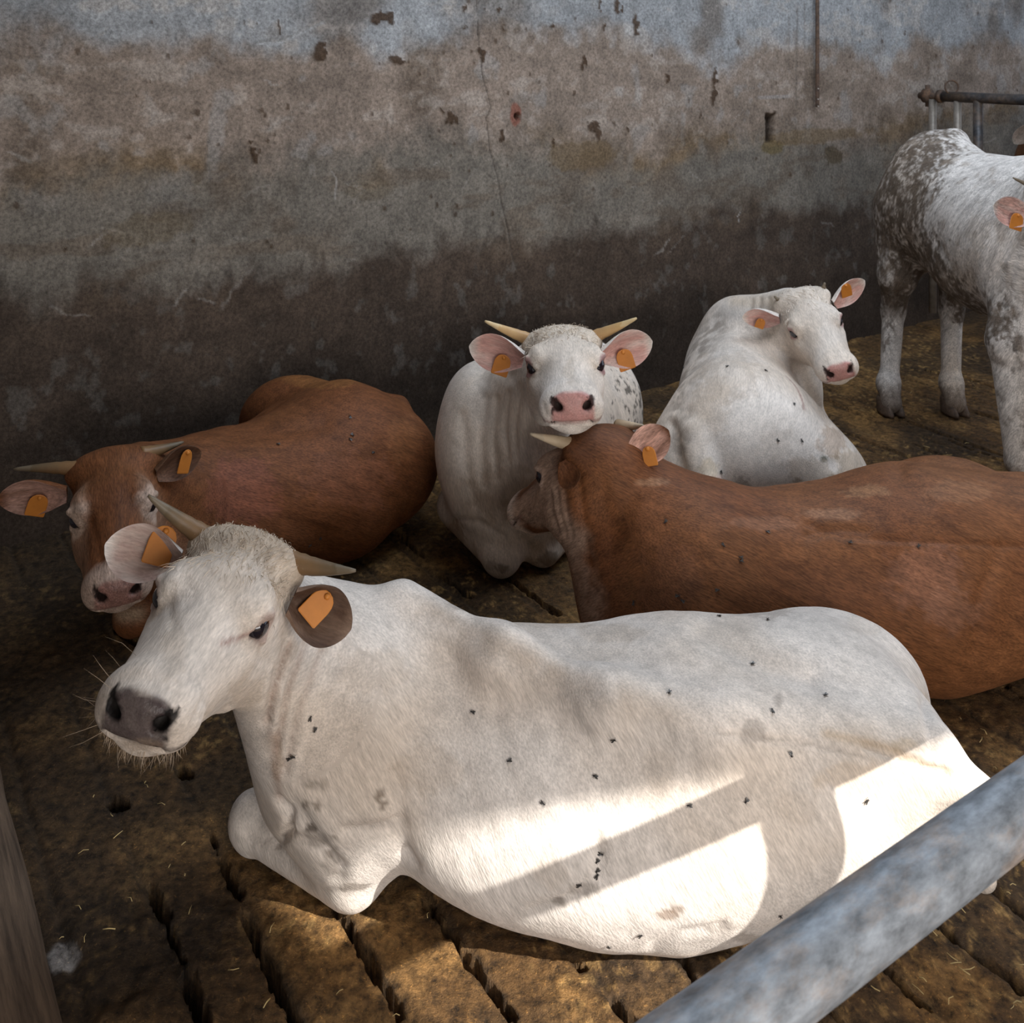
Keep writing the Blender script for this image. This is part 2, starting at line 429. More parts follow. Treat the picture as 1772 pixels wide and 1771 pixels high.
# ---------------------------------------------------------------- an animal
class Beast:
    def __init__(s, label, group, head=None, hs=1.0, body=(), head_k=.07):
        s.label, s.group = label, group
        s.body = list(body)
        s.head = Group(head_prims(), head[0], head[1], hs, head_k) if head is not None else None
    def prims(s): return s.body+([s.head] if s.head else [])
    def build(s, mat, palette, ears=(), vox=.008, deform=None, paint=None, furdir=None, origin=None, name='cow', horn_mat=None, category='cow'):
        """palette: coat, cream, nose, ear-inside, eyelid colours"""
        V, F, Nn = skin(s.prims(), vox)
        if deform is not None: V = deform(V, Nn)
        n = len(V); col = np.tile(np.array(palette['coat'], float), (n, 1)); wet = np.zeros(n)
        f = fbm(V, 2.2, 4, 3); col = mixc(col, palette['cream'], sstep(.42, .68, f)*.6)
        f = fbm(V, 7., 3, 9); col = mixc(col, np.array(palette['coat'])*.86, sstep(.52, .72, f)*.5)
        fd = nrm(furdir if furdir is not None else (1, 0, -.4)); fr = frame(fd, (0.1, 0.2, 1))
        fur = (V@fr.T)*np.array([42., 250., 250.])
        if s.head:
            q = s.head.loc(V); ax = np.abs(q[:, 0]); inh = (q[:, 1] > -.1) & (np.linalg.norm(q-np.array([0, .22, -.1]), axis=1) < .42)
            hf = q*np.array([240., 42., 240.])*s.head.s
            # on the forehead the hair sways: turn the strands a little with noise
            w = np.where(inh & (q[:, 1] > -.02), 1., 0.)[:, None]
            fur = fur*(1-w)+hf*w
            if 'brow' in palette:
                ff = fbm(q, 14, 3, 4)
                col = mixc(col, palette['brow'], np.where(inh, sstep(.30, .02, q[:, 1]+ff*.14-.05)*sstep(-.13, -.05, q[:, 2]), 0)*palette.get('brow_amt', .8))
            if 'side' in palette:      # paler cheeks and eye surrounds
                col = mixc(col, palette['side'], np.where(inh, sstep(.055, .085, ax+.02*(fbm(q, 30, 2, 5)-.5))*sstep(.06, .12, q[:, 1]), 0)*palette.get('side_amt', .7))
            if 'muzzle' in palette:
                col = mixc(col, palette['muzzle'], np.where(inh, sstep(.40, .44, q[:, 1]+.02*(fbm(q, 30, 2, 6)-.5)), 0)*.9)
            de = np.linalg.norm((q*np.array([0, 1, 1]))+np.array([.1, 0, 0])*0-np.array([0, EYE[1], EYE[2]]), axis=1)
            lid = np.where(inh & (ax > .075) & (ax < .13), sstep(.036, .027, de), 0)
            col = mixc(col, palette['lid'], lid*palette.get('lid_amt', .75))
            pad = np.where(inh, sstep(.472, .486, q[:, 1]+.10*np.maximum(-(q[:, 2]+.105), 0)*-1)*sstep(-.121, -.112, q[:, 2])*sstep(.064, .052, ax)*sstep(-.030, -.040, q[:, 2]), 0)
            pn = fbm(q, 90, 2, 8)
            col = mixc(col, np.array(palette['nose']), pad*(.82+.18*pn)); wet = np.maximum(wet, pad)
            sx_, sz_ = .0125, .0095; tt = np.clip(((ax-.041)*sx_+(q[:, 2]+.071)*sz_)/(sx_**2+sz_**2), 0, 1)
            nd = np.where(q[:, 1] > .43, np.hypot(ax-.041-tt*sx_, q[:, 2]+.071-tt*sz_)+.007*tt, 9.)
            nd = np.where((q[:, 1] > .43) & (q[:, 1] < .492) & (ax < .057) & (ax > .020) & (q[:, 2] > -.094) & (q[:, 2] < -.050), nd-.014, nd)
            col = mixc(col, np.array(palette['nose'])*.07, np.where(inh, sstep(.0170, .0120, nd), 0)*.97); wet = np.where(inh & (nd < .016), 0, wet)
            mo = np.where(inh & (q[:, 1] > .38), sstep(.008, .003, np.abs(q[:, 2]+.1185)), 0)
            col = mixc(col, np.array(palette['nose'])*.55, mo*.6)
        if paint is not None: col, wet = paint(V, Nn, col, wet, s.head.loc(V) if s.head else None)
        if origin is None: origin = (V[:, 0].mean(), V[:, 1].mean(), max(0.0, V[:, 2].min()))
        root = empty(name, origin); tag(root, s.label, category, s.group)
        parts = [(V, F)]; cols = [col]; furs = [fur]; wets = [wet]
        tags = []
        for e in ears:
            h = s.head; b = h.glob(e['base']) if 'base' in e else np.asarray(e['bw'], float)
            d = np.asarray(e['dw'], float) if 'dw' in e else np.asarray(e['d'], float)@h.M; fc = np.asarray(e['fw'], float) if 'fw' in e else np.asarray(e['face'], float)@h.M
            ev, ef, ei = ear_mesh(b, d, fc, e.get('L', .19)*h.s, e.get('W', .056)*h.s, e.get('curl', 1.0), e.get('droop', 0))
            c = np.tile(np.array(e.get('col', palette['coat']), float), (len(ev), 1))
            if 'tag' in e: tags.append((e, b, nrm(d), nrm(fc-nrm(d)*(fc@nrm(d)))))
            rel = ((ev-b)@nrm(d))/(e.get('L', .19)*h.s)
            c = mixc(c, e.get('earc', palette['ear']), ei*sstep(1.0, .78, rel)*np.clip(.15+1.4*fbm(np.stack([rel*2, (ev@np.cross(nrm(d), nrm(fc)))*60, 0*rel], 1), 1, 3, 2), 0, 1))
            fx = frame(nrm(d), fc); parts.append((ev, ef)); cols.append(c); furs.append((ev@fx.T)*np.array([40., 230., 230.])); wets.append(np.zeros(len(ev)))
        Vs = np.vstack([p[0] for p in parts]); off = 0; Fs = []
        for v, ff in parts:
            Fs.append(np.asarray(ff, int)+off); off += len(v)
        body = mesh_obj('body', Vs, np.vstack(Fs), mat, root, attrs={'coat': np.clip(np.vstack(cols), 0, 1), 'fur': np.vstack(furs), 'wet': np.concatenate(wets)})
        if s.head:
            h = s.head
            for sx in (1, -1):
                v, f = ball(h.glob(EYE*np.array([sx, 1, 1])), EYER*h.s, h.M, 24, 16); mesh_obj('eye', v, f, M_EYE, root)
        s.root, s.bodyobj, s.V, s.N, s.col = root, body, V, Nn, col
        for e, b, d, fc in tags:
            t, x, sd = e['tag']; w_ = np.cross(d, fc); Le = e.get('L', .19)*s.head.s
            c0 = b+d*(Le*t)+w_*(x*Le)+fc*(e.get('lift', .012) if sd > 0 else -.045)
            s.ear_tag(c0, fc*sd+np.array([0, 0, .001]), up=e.get('tup', -d*.3+np.array([0, 0, 1.])), w=e.get('tw', .046), h=e.get('th', .054))
        return root
    def horn(s, side, d, L=.15, r=.022, up=(0, 0, 1), curve=.03, mat=None, base=(.100, .0, -.035), label=None):
        h = s.head; b = h.glob(np.array(base)*np.array([side, 1, 1])); v, f, t = horn_mesh(b, np.asarray(d, float), np.asarray(up, float), L*h.s, r*h.s, curve*h.s)
        o = mesh_obj('horn', v, f, mat or M_HORN, s.root, attrs={'along': t})
        if label: o['label'] = label
        return o
    def horn_to(s, side, tip, r=.022, curve=.02, mat=None, base=(.112, -.004, -.040), up=(0, 0, 1)):
        b = s.head.glob(np.array(base)*np.array([side, 1, 1])); d = np.asarray(tip, float)-b; d = d-nrm(np.asarray(up, float))*curve*.6
        v, f, t = horn_mesh(b, d, up, np.linalg.norm(d), r*s.head.s, curve, .03)
        return mesh_obj('horn', v, f, mat or M_HORN, s.root, attrs={'along': t})
    def hit(s, px, py):
        """the point and normal of the skin seen at a pixel of the photograph"""
        V, Nn = s.V, s.N
        if not hasattr(s, 'pix'): s.pix = np.stack([886+FPX*V[:, 0]/V[:, 1], HOR+FPX*(HC-V[:, 2])/V[:, 1]], 1); s.front = np.einsum('ij,ij->i', Nn, np.array([0, 0, HC])-V) > 0
        d = np.hypot(s.pix[:, 0]-px, s.pix[:, 1]-py)+np.where(s.front, 0, 1e6); k = np.argsort(d)[:12]; k = k[d[k] < 14]
        if len(k) == 0: return None
        i = k[np.argmin(V[k, 1]+.01*d[k])]; return V[i], Nn[i]
    def ear_tag(s, c, n, up=(0, 0, 1), w=.046, h=.058):
        v, f = tag_mesh(c, n, up, w, h); o = mesh_obj('ear_tag', v, f, M_TAG, s.root, smooth=False); o['label'] = 'orange plastic ear tag'; return o
PAL_W = dict(coat=(.76, .69, .63), cream=(.66, .545, .44), nose=(.50, .235, .21), ear=(.66, .38, .33), lid=(.36, .20, .19), lid_amt=.55)
PAL_B = dict(coat=(.175, .064, .024), cream=(.225, .094, .037), nose=(.30, .15, .125), ear=(.50, .30, .24), lid=(.55, .40, .33), lid_amt=.4, side=(.42, .27, .185), muzzle=(.50, .37, .30))

# ---- sculpting and staining aids: lines and blots given where the photograph shows them, laid on the skin that faces the viewer
def pixels(V): return np.stack([886+FPX*V[:, 0]/V[:, 1], HOR+FPX*(HC-V[:, 2])/V[:, 1]], 1)
def line_dist(pp, pts, pad):
    d = np.full(len(pp), 1e6)
    for a, b in zip(pts[:-1], pts[1:]):
        a, b = np.array(a, float), np.array(b, float); lo, hi = np.minimum(a, b)-pad, np.maximum(a, b)+pad
        m = ((pp > lo) & (pp < hi)).all(1)
        if m.any():
            q = pp[m]-a; ba = b-a; t = np.clip(q@ba/max(ba@ba, 1e-9), 0, 1); d[m] = np.minimum(d[m], np.linalg.norm(q-t[:, None]*ba, axis=1))
    return d
def creaser(lines, zmin=.004):
    """lines: (points, width in px, depth in m); negative depth raises a ridge"""
    def f(V, Nn):
        pp = pixels(V); facing = sstep(0, .25, np.einsum('ij,ij->i', Nn, np.array([0, 0, HC])-V)/np.linalg.norm(V-np.array([0, 0, HC]), axis=1))
        off = np.zeros(len(V))
        for pts, w, dep in lines:
            d = line_dist(pp, pts, w*3); off += dep*np.exp(-(d/w)**2)
        V = V-Nn*(off*facing)[:, None]
        wr = .0035*(fbm(V, 9, 3, 91)-.5)+.0016*(fbm(V, 34, 2, 92)-.5)
        V = V+Nn*wr[:, None]
        lowv = V[:, 2] < zmin; V[lowv, 2] = zmin+(V[lowv, 2]-zmin)*.05
        return V
    return f
def stainer(blots, extra=None):
    """blots: (px, py, rx, ry, colour, strength, raggedness)"""
    def f(V, Nn, col, wet, q):
        pp = pixels(V); facing = np.einsum('ij,ij->i', Nn, np.array([0, 0, HC])-V) > 0
        n1 = fbm(V, 30, 3, 95)-.5; n2 = fbm(V, 95, 3, 96)-.5
        for px, py, rx, ry, c, a, rg in blots:
            d = np.hypot((pp[:, 0]-px)/rx, (pp[:, 1]-py)/ry)
            m = facing & (d < 2.2)
            if not m.any(): continue
            t = sstep(1.15, .45 if rg < .5 else .75, d[m]+rg*(1.3*n1[m]+1.0*n2[m]))*a
            col[m] = mixc(col[m], c, t)
        if extra: col, wet = extra(V, Nn, col, wet, q, pp, facing)
        return col, wet
    return f
def tag_stuff(fn):
    def g(*a, **k): o = fn(*a, **k); o['kind'] = 'stuff'; return o
    return g
def tuft(beast, pts, name, mat, L=(.02, .035), n=900, spread=.5, width=.0011, colour=None, comb=(0, 0, 1), seed=1, region=None, lift=.6, weight=None):
    """short strands rooted in the skin; a mesh of slim tapering blades"""
    r = np.random.default_rng(seed); V, Nn = beast.V, beast.N
    idx = np.where(region)[0]
    if len(idx) == 0: return
    ww = np.ones(len(idx)) if weight is None else weight[idx]; k = r.choice(idx, n, p=ww/ww.sum()); root = V[k]+Nn[k]*(-.002); nn = Nn[k]
    cb = np.tile(np.asarray(comb, float), (n, 1)) if np.ndim(comb) == 1 else np.asarray(comb)[k]
    root = root+r.normal(0, .003, (n, 3)); root -= nn*0
    d = nn*lift+cb*.8+r.normal(0, spread, (n, 3)); d /= np.linalg.norm(d, axis=1)[:, None]
    ln = r.uniform(*L, n)[:, None]; sd = np.cross(d, root-np.array([0, 0, HC])); sd /= np.linalg.norm(sd, axis=1)[:, None]
    bend = cb*.35+r.normal(0, .12, (n, 3))-nn*.25
    P = []
    for t, wv in ((0, 1), (.5, .8), (1, .12)):
        c = root+d*ln*t+bend*ln*t*t; P += [c-sd*width*wv, c+sd*width*wv]
    VV = np.stack(P, 1).reshape(-1, 3); b = np.arange(n)[:, None]*6
    F = np.concatenate([b+np.array([[0, 1, 3, 2]]), b+np.array([[2, 3, 5, 4]])], 0)
    col = np.repeat(beast.col[k] if colour is None else np.tile(np.array(colour, float), (n, 1)), 6, 0)*np.repeat(r.uniform(.92, 1.2, (n, 1)), 6, 0)
    return tag_stuff(mesh_obj)(name, VV, F, mat, beast.root, attrs={'coat': np.clip(col, 0, 1), 'fur': VV*20., 'wet': np.zeros(len(VV))})
def hoof_mesh(c, fwd, s=1.0):
    """cloven hoof: two claws side by side"""
    f = nrm(fwd); r = np.cross(f, [0, 0, 1]); parts = []
    for sx in (-1, 1):
        V, F = [], []; n = 16
        for z, k, fo in ((0, 1.0, .0), (.012, 1.02, -.002), (.035, .92, -.012), (.058, .78, -.022), (.07, .6, -.026)):
            for j in range(n):
                a = 2*math.pi*j/n; x = math.cos(a)*.026*k; y = math.sin(a)*.056*k*(1.0 if math.sin(a) < 0 else 1.12)
                x *= (1-.35*max(math.sin(a), 0)**2)
                V.append(np.asarray(c)+s*(r*(sx*.0275+x)+f*(y+fo)+np.array([0, 0, z])))
        F = [(i*n+j, i*n+(j+1) % n, (i+1)*n+(j+1) % n, (i+1)*n+j) for i in range(4) for j in range(n)]+[tuple(range(n))[::-1], tuple(4*n+j for j in range(n))]
        parts.append((np.array(V), F))
    return join(parts)
M_HORNT = horn_material('mottled_tan_horn', (.26, .17, .09), (.60, .47, .32), (.5, .4, .28))

# ================================================================ the setting
def struct(name, V, F, mat, smooth=False, attrs=None):
    return tag(mesh_obj(name, V, F, mat, smooth=smooth, attrs=attrs), kind='structure')
VW = 4.25                                                # back wall
def ground_px(px, py): return atz(px, py, 0.0)
def wall_px(px, py):
    d = np.array([(px-886)/FPX, 1, -(py-HOR)/FPX]); t = VW/(d@EN); p = np.array([0, 0, HC])+d*t
    return p@EW, p[2]

# ---- dung-covered concrete slats
def floor_axis(segs):
    out = []
    for a, b, st in segs: out.append(np.arange(a, b-1e-9, st))
    out.append([segs[-1][1]]); return np.concatenate(out)
fu = floor_axis([(-4, -1, .5), (-1, 0.2, .022), (.2, 2.2, .0048), (2.2, 6.2, .013), (6.2, 9.2, .25)])
fv = floor_axis([(-3.2, -1.2, .3), (-1.2, .8, .022), (.8, 3.7, .0095), (3.7, VW+.1, .02)])
U, W_ = np.meshgrid(fu, fv, indexing='ij'); fp = np.stack([U.ravel(), W_.ravel(), 0*U.ravel()], 1)
h = .020*(fbm(fp, 3.1, 4, 1)-.5)+.012*(fbm(fp*np.array([1, .55, 1]), 13, 3, 2)-.5)+.008*(fbm(fp, 45, 2, 3)-.5)
clod = sstep(.56, .70, fbm(fp, 9, 3, 21)); h += clod*.010*fbm(fp, 30, 2, 5)
hole = np.zeros(len(fp))
U0, DU = .5686*1.057, .1627*1.057
du = (fp[:, 0]-U0)/DU; du = (du-np.round(du))*DU
wob = .010*(fbm(fp*np.array([0, 1, 0])+np.round((fp[:, 0]-U0)/DU)[:, None]*7, 9, 3, 11)-.5)
groove = np.exp(-((du+wob)/.011)**2)*sstep(.25, .6, fbm(fp*np.array([.5, 1, 1]), 3.5, 3, 14))
h -= groove*.010
SLOTS = [((262,1538),(287,1590),.012), ((287,1590),(330,1692),.004), ((328,1690),(350,1775),.014), ((366,1442),(386,1486),.003), ((382,1480),(412,1545),.013), ((424,1578),(470,1685),.013), ((462,1665),(520,1790),.014),
         ((576,1560),(640,1658),.013), ((636,1650),(692,1752),.013), ((738,1555),(800,1640),.011), ((797,1636),(884,1752),.014), ((1068,1738),(1110,1790),.014), ((1185,1655),(1203,1695),.009), ((992,1655),(1008,1668),.010),
         ((1415,1732),(1480,1790),.011), ((1515,1658),(1560,1700),.012), ((1560,1700),(1610,1742),.008), ((1612,1588),(1652,1620),.012), ((1652,1620),(1720,1672),.004), ((1716,1662),(1762,1702),.013), ((1704,1524),(1724,1542),.010), ((1735,1550),(1785,1588),.011),
         ((690,925),(732,960),.014), ((760,988),(815,1031),.013), ((878,1000),(965,1062),.011), ((195,1382),(215,1392),.016), ((310,1328),(330,1338),.013), ((205,1085),(235,1110),.016), ((1500,705),(1575,735),.005), ((1555,722),(1780,802),.007), ((1459,745),(1580,793),.007),
         ((1690,711),(1780,738),.006), ((1660,650),(1780,690),.006), ((1430,690),(1520,730),.005), ((1600,640),(1650,655),.005), ((1580,765),(1700,815),.004), ((1640,758),(1780,815),.004), ((1688,1153),(1780,1208),.004), ((1725,1330),(1760,1355),.007)]
rag = fbm(fp, 22, 3, 31); rag2 = fbm(fp, 70, 2, 32)
for a, b, hw in SLOTS:
    a, b = ground_px(*a), ground_px(*b); a = np.array([a@EW, a@EN]); b = np.array([b@EW, b@EN])
    m = np.abs(fp[:, 0]-(a[0]+b[0])/2) < abs(a[0]-b[0])/2+.08
    m &= (fp[:, 1] > min(a[1], b[1])-.08) & (fp[:, 1] < max(a[1], b[1])+.08)
    q = fp[m, :2]-a; ba = b-a; t = np.clip(q@ba/(ba@ba), 0, 1); d = np.linalg.norm(q-t[:, None]*ba, axis=1)
    e = hw*(.16+1.12*rag[m])+.012*(rag2[m]-.5)
    hole[m] = np.maximum(hole[m], sstep(e+.0022, e-.0022, d))
near_ = (fp[:, 1] < 1.02) & (fp[:, 1] > -1.1) & (fp[:, 0] > -1) & (fp[:, 0] < 6)
hole[near_] = np.maximum(hole[near_], (sstep(.014, .009, np.abs(du+wob)+.02*(rag-.45))*sstep(.42, .52, fbm(fp*np.array([.6, 1, 1]), 2.2, 3, 15)))[near_])
h = h-hole*.16
fV = EW[None]*fp[:, :1]+EN[None]*fp[:, 1:2]; fV[:, 2] = h-.004
nu, nv = len(fu), len(fv); ii = np.arange(nu*nv).reshape(nu, nv)
fF = np.stack([ii[:-1, :-1], ii[1:, :-1], ii[1:, 1:], ii[:-1, 1:]], -1).reshape(-1, 4)
c = np.tile([.106, .056, .020], (len(fp), 1))
c = mixc(c, (.235, .128, .044), sstep(.45, .70, fbm(fp, 5, 4, 41)))
c = mixc(c, (.046, .028, .014), sstep(.48, .62, fbm(fp, 2.7, 4, 42))*.75)
c = mixc(c, (.34, .205, .075), sstep(.57, .66, fbm(fp, 52, 4, 43))*sstep(.40, .60, fbm(fp, 4, 3, 44))*.8)
c = mixc(c, (.004, .003, .003), sstep(.02, .3, hole))  # slot walls painted black to stand for the shade inside
c = mixc(c, (.060, .040, .024), groove*.6)
c = mixc(c, (.030, .019, .011), sstep(1.0, .6, fp[:, 0]+.35*(fbm(fp, 2.5, 3, 47)-.5))*sstep(1.75, 2.15, fp[:, 1])*.72)   # shade of the left corner painted into the floor colour
for px, py, r in ((110, 1650, .05),):
    g = ground_px(px, py); d = np.hypot((fp[:, 0]-g@EW)*1.6, fp[:, 1]-g@EN)+.05*(fbm(fp, 25, 3, 51)-.5)
    c = mixc(c, (.33, .31, .30), sstep(r, r*.6, d)*.8)
def ground_material():
    m, nt, b = nodes('dung_on_concrete'); L = nt.links.new
    a = N(nt, 'ShaderNodeAttribute', attribute_name='coat'); g = N(nt, 'ShaderNodeNewGeometry')
    n1 = N(nt, 'ShaderNodeTexNoise', Scale=42., Detail=8., Roughness=.72); L(g.outputs['Position'], n1.inputs['Vector'])
    n2 = N(nt, 'ShaderNodeTexNoise', Scale=160., Detail=4., Roughness=.7); L(g.outputs['Position'], n2.inputs['Vector'])
    mr = N(nt, 'ShaderNodeMapRange'); mr.inputs[1].default_value = .34; mr.inputs[2].default_value = .68; mr.inputs[3].default_value = .22; mr.inputs[4].default_value = 2.0; L(n1.outputs['Fac'], mr.inputs[0])
    vm = N(nt, 'ShaderNodeVectorMath', operation='SCALE'); L(a.outputs['Color'], vm.inputs[0]); L(mr.outputs[0], vm.inputs['Scale'])
    sp = N(nt, 'ShaderNodeMapRange'); sp.inputs[1].default_value = .60; sp.inputs[2].default_value = .68; L(n2.outputs['Fac'], sp.inputs[0])
    mx = N(nt, 'ShaderNodeMix', data_type='RGBA'); L(sp.outputs[0], mx.inputs['Factor']); L(vm.outputs[0], mx.inputs['A'])
    mm = N(nt, 'ShaderNodeVectorMath', operation='MULTIPLY_ADD'); L(vm.outputs[0], mm.inputs[0]); mm.inputs[1].default_value = (2.2, 2.0, 1.6); mm.inputs[2].default_value = (.05, .032, .010); L(mm.outputs[0], mx.inputs['B'])
    L(mx.outputs['Result'], b.inputs['Base Color'])
    b.inputs['Roughness'].default_value = .72; b.inputs['Specular IOR Level'].default_value = .30
    ad = N(nt, 'ShaderNodeMath', operation='MULTIPLY_ADD'); L(n2.outputs['Fac'], ad.inputs[0]); ad.inputs[1].default_value = .35; L(n1.outputs['Fac'], ad.inputs[2])
    bp = N(nt, 'ShaderNodeBump', Strength=.9, Distance=.016); L(ad.outputs[0], bp.inputs['Height']); L(bp.outputs[0], b.inputs['Normal'])
    return m
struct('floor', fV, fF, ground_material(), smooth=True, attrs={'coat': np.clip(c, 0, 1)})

# ---- plastered back wall, stained from the floor up
wu = floor_axis([(-4, .2, .3), (.2, 3.4, .0068), (3.4, 7.6, .0105), (7.6, 9.4, .3)]); wz = floor_axis([(-.3, 0, .1), (0, 2.3, .0070), (2.3, 4.6, .35)])
U, Z = np.meshgrid(wu, wz, indexing='ij'); wp = np.stack([U.ravel(), 0*U.ravel(), Z.ravel()], 1)
u_, z_ = wp[:, 0], wp[:, 2]; st = np.array([1, 1, .8])
big = fbm(wp*st, 1.1, 5, 61)-.5; mid_ = fbm(wp*st, 5, 5, 62)-.5; fine = fbm(wp*st, 24, 4, 63)-.5; drip = fbm(wp*np.array([1, 1, .16]), 14, 4, 64)-.5
smear = fbm(wp*np.array([.45, 1, 1.3]), 9, 5, 75)-.5; blot = fbm(wp, 3.2, 5, 76)-.5
zz = z_+.42*big+.22*mid_+.10*fine+.12*smear
c = np.tile([.235, .185, .150], (len(wp), 1))                                     # tan dirt on plaster
c = mixc(c, (.255, .262, .27), sstep(1.78, 1.98, zz+.25*mid_))                    # grey-blue higher up
c = mixc(c, (.165, .147, .124), sstep(1.44, 1.22, zz+.05*fine)*.9)                  # grey-green band
c = mixc(c, (.16, .105, .055), np.exp(-((zz-1.32)/.085)**2)*sstep(.46, .62, fbm(wp*st, 3.2, 4, 65))*.75)
c = mixc(c, (.060, .039, .027), sstep(.96, .80, z_+.28*big+.20*mid_+.10*fine+.12*drip)*.88)
c = mixc(c, (.034, .023, .016), sstep(.62, .30, z_+.3*big+.2*mid_+.12*drip)*.7)
c = mixc(c, (.115, .085, .062), sstep(.02, .20, blot)*sstep(.8, 1.1, z_)*.62)
c = mixc(c, (.30, .265, .235), sstep(.06, .20, smear+.5*fine)*sstep(1.2, 1.45, z_)*.45)
c = mixc(c, (.10, .072, .05), sstep(.03, .17, smear-.4*blot)*sstep(.7, .9, z_)*sstep(1.55, 1.3, z_)*.55)
c = mixc(c, (.13, .115, .10), sstep(.58, .68, fbm(wp*st, 15, 4, 66))*sstep(.15, .5, z_)*sstep(1.1, .7, z_)*.55)
c = c*(1+.60*mid_[:, None])*(1+.75*fine[:, None])*(1+.5*smear[:, None])
c = mixc(c, (.30, .29, .28), sstep(.63, .72, fbm(wp*st, 8, 5, 67))*sstep(1.1, 1.5, z_)*.4)
bump = .004*mid_+.003*fine+.004*big
SPOTS = [(551,90,12,15),(659,32,17,9),(674,26,6,6),(683,100,10,7),(690,107,12,5),(697,109,6,6),(483,46,4,11),(833,93,5,11),(873,44,3,6),(861,18,5,4),(1010,110,6,11),(1037,10,3,11),(1068,12,5,12),(1098,45,6,18),(1043,48,5,8),(959,43,3,5),
         (1154,135,4,7),(1237,135,5,17),(1234,163,6,16),(783,206,8,13),(767,194,4,5),(868,235,4,9),(1028,218,9,8),(1035,230,7,10),(440,265,6,13),(437,245,4,4),(1086,225,2,6),(957,247,2,8),(1565,57,2,5),(1212,199,2,5),(806,15,3,5),(806,46,3,3)]
sn3 = fbm(wp, 30, 3, 73)-.5; spot = np.zeros(len(wp)); sn = fbm(wp, 42, 3, 71)-.5; sn2 = fbm(wp, 11, 3, 72)-.5
for px, py, rx, ry in SPOTS:
    su, sz = wall_px(px, py); k = VW/((np.array([(px-886)/FPX, 1, 0]))@EN)/FPX
    ru, rz = rx*k*1.15, ry*k*1.1
    m = (np.abs(u_-su) < ru*2.4+.02) & (np.abs(z_-sz) < rz*2.4+.02)
    d = np.hypot((u_[m]-su+.055*sn[m]+.05*sn2[m])/ru, (z_[m]-sz+.055*sn3[m])/rz)+.9*sn[m]
    spot[m] = np.maximum(spot[m], sstep(1.12, .84, d))
rnd = random.Random(4)
light = np.zeros(len(wp))
for q in range(95):                                   # scuffs and scratches
    su, sz, a, l, w = rnd.uniform(.4, 7.2), rnd.uniform(.75, 2.2), rnd.uniform(-.7, .9), rnd.uniform(.02, .13), rnd.uniform(.0025, .006)
    m = (np.abs(u_-su) < .16) & (np.abs(z_-sz) < .16); x = (u_[m]-su)*math.cos(a)+(z_[m]-sz)*math.sin(a); y = -(u_[m]-su)*math.sin(a)+(z_[m]-sz)*math.cos(a)+1.6*x*x*rnd.uniform(-1.5, 1.5)+.03*sn[m]
    light[m] = np.maximum(light[m], sstep(w*1.6, w*.4, np.abs(y))*sstep(l, l*.6, np.abs(x))*rnd.uniform(.15, .6))
c = mixc(c, (.34, .31, .28), light)
for q in range(150):
    su, sz, r = rnd.uniform(.4, 7.4), rnd.uniform(1.0, 2.25), rnd.uniform(.004, .010)
    m = (np.abs(u_-su) < .04) & (np.abs(z_-sz) < .04); d = np.hypot(u_[m]-su, (z_[m]-sz)*.7)/r+1.0*sn[m]
    spot[m] = np.maximum(spot[m], sstep(1.2, .8, d)*.75)
c = mixc(c, (.055, .032, .018), spot*.92); bump += spot*.006
# ochre patch, cow-pat ring, dark slot, hairline crack
for px, py, rx, ry, colr, a in ((1010,268,70,26,(.15,.105,.06),.7), (1445,270,22,22,(.085,.062,.036),.8), (1335,255,26,12,(.12,.09,.04),.8), (1620,300,50,30,(.12,.085,.055),.5), (250,400,60,30,(.13,.095,.055),.45), (640,330,50,22,(.12,.09,.055),.4), (1420,235,130,14,(.15,.10,.05),.6)):
    su, sz = wall_px(px, py); k = VW/((np.array([(px-886)/FPX, 1, 0]))@EN)/FPX
    d = np.hypot((u_-su)/(rx*k*1.2), (z_-sz)/(ry*k))+.9*mid_+.9*fine; c = mixc(c, colr, sstep(1.1, .75, d)*a)
def wline(pts, w, colr, a, sd):
    global c, bump
    q = [wall_px(*p) for p in pts]
    for (a0, b0), (a1, b1) in zip(q[:-1], q[1:]):
        m = (u_ > min(a0, a1)-.05) & (u_ < max(a0, a1)+.05) & (z_ > min(b0, b1)-.02) & (z_ < max(b0, b1)+.02)
        dd = np.array([a1-a0, b1-b0]); P2 = np.stack([u_[m]-a0, z_[m]-b0], 1); t = np.clip(P2@dd/(dd@dd), 0, 1)
        d = np.linalg.norm(P2-t[:, None]*dd, axis=1)+.008*(fbm(wp[m], 45, 3, sd)-.5)
        s = sstep(w, w*.2, np.abs(d)); cc = c[m]; c[m] = mixc(cc, colr, s*a); bump[m] -= s*.004
wline([(825,0),(828,60),(835,130),(850,185),(842,205),(848,260),(862,310),(868,350),(880,400),(888,450),(905,490)], .0055, (.06,.048,.04), .7, 81)
wline([(575,298),(583,310),(580,345)], .005, (.35,.33,.31), .7, 82); wline([(1283,365),(1277,375),(1280,386)], .005, (.4,.38,.36), .8, 83)
wline([(450,75),(490,72),(560,38)], .010, (.34,.34,.34), .6, 84); wline([(1380,15),(1378,185)], .012, (.10,.085,.07), .5, 85); wline([(1392,5),(1394,150)], .010, (.11,.09,.075), .45, 86); wline([(1365,30),(1366,120)], .010, (.12,.10,.085), .4, 87)
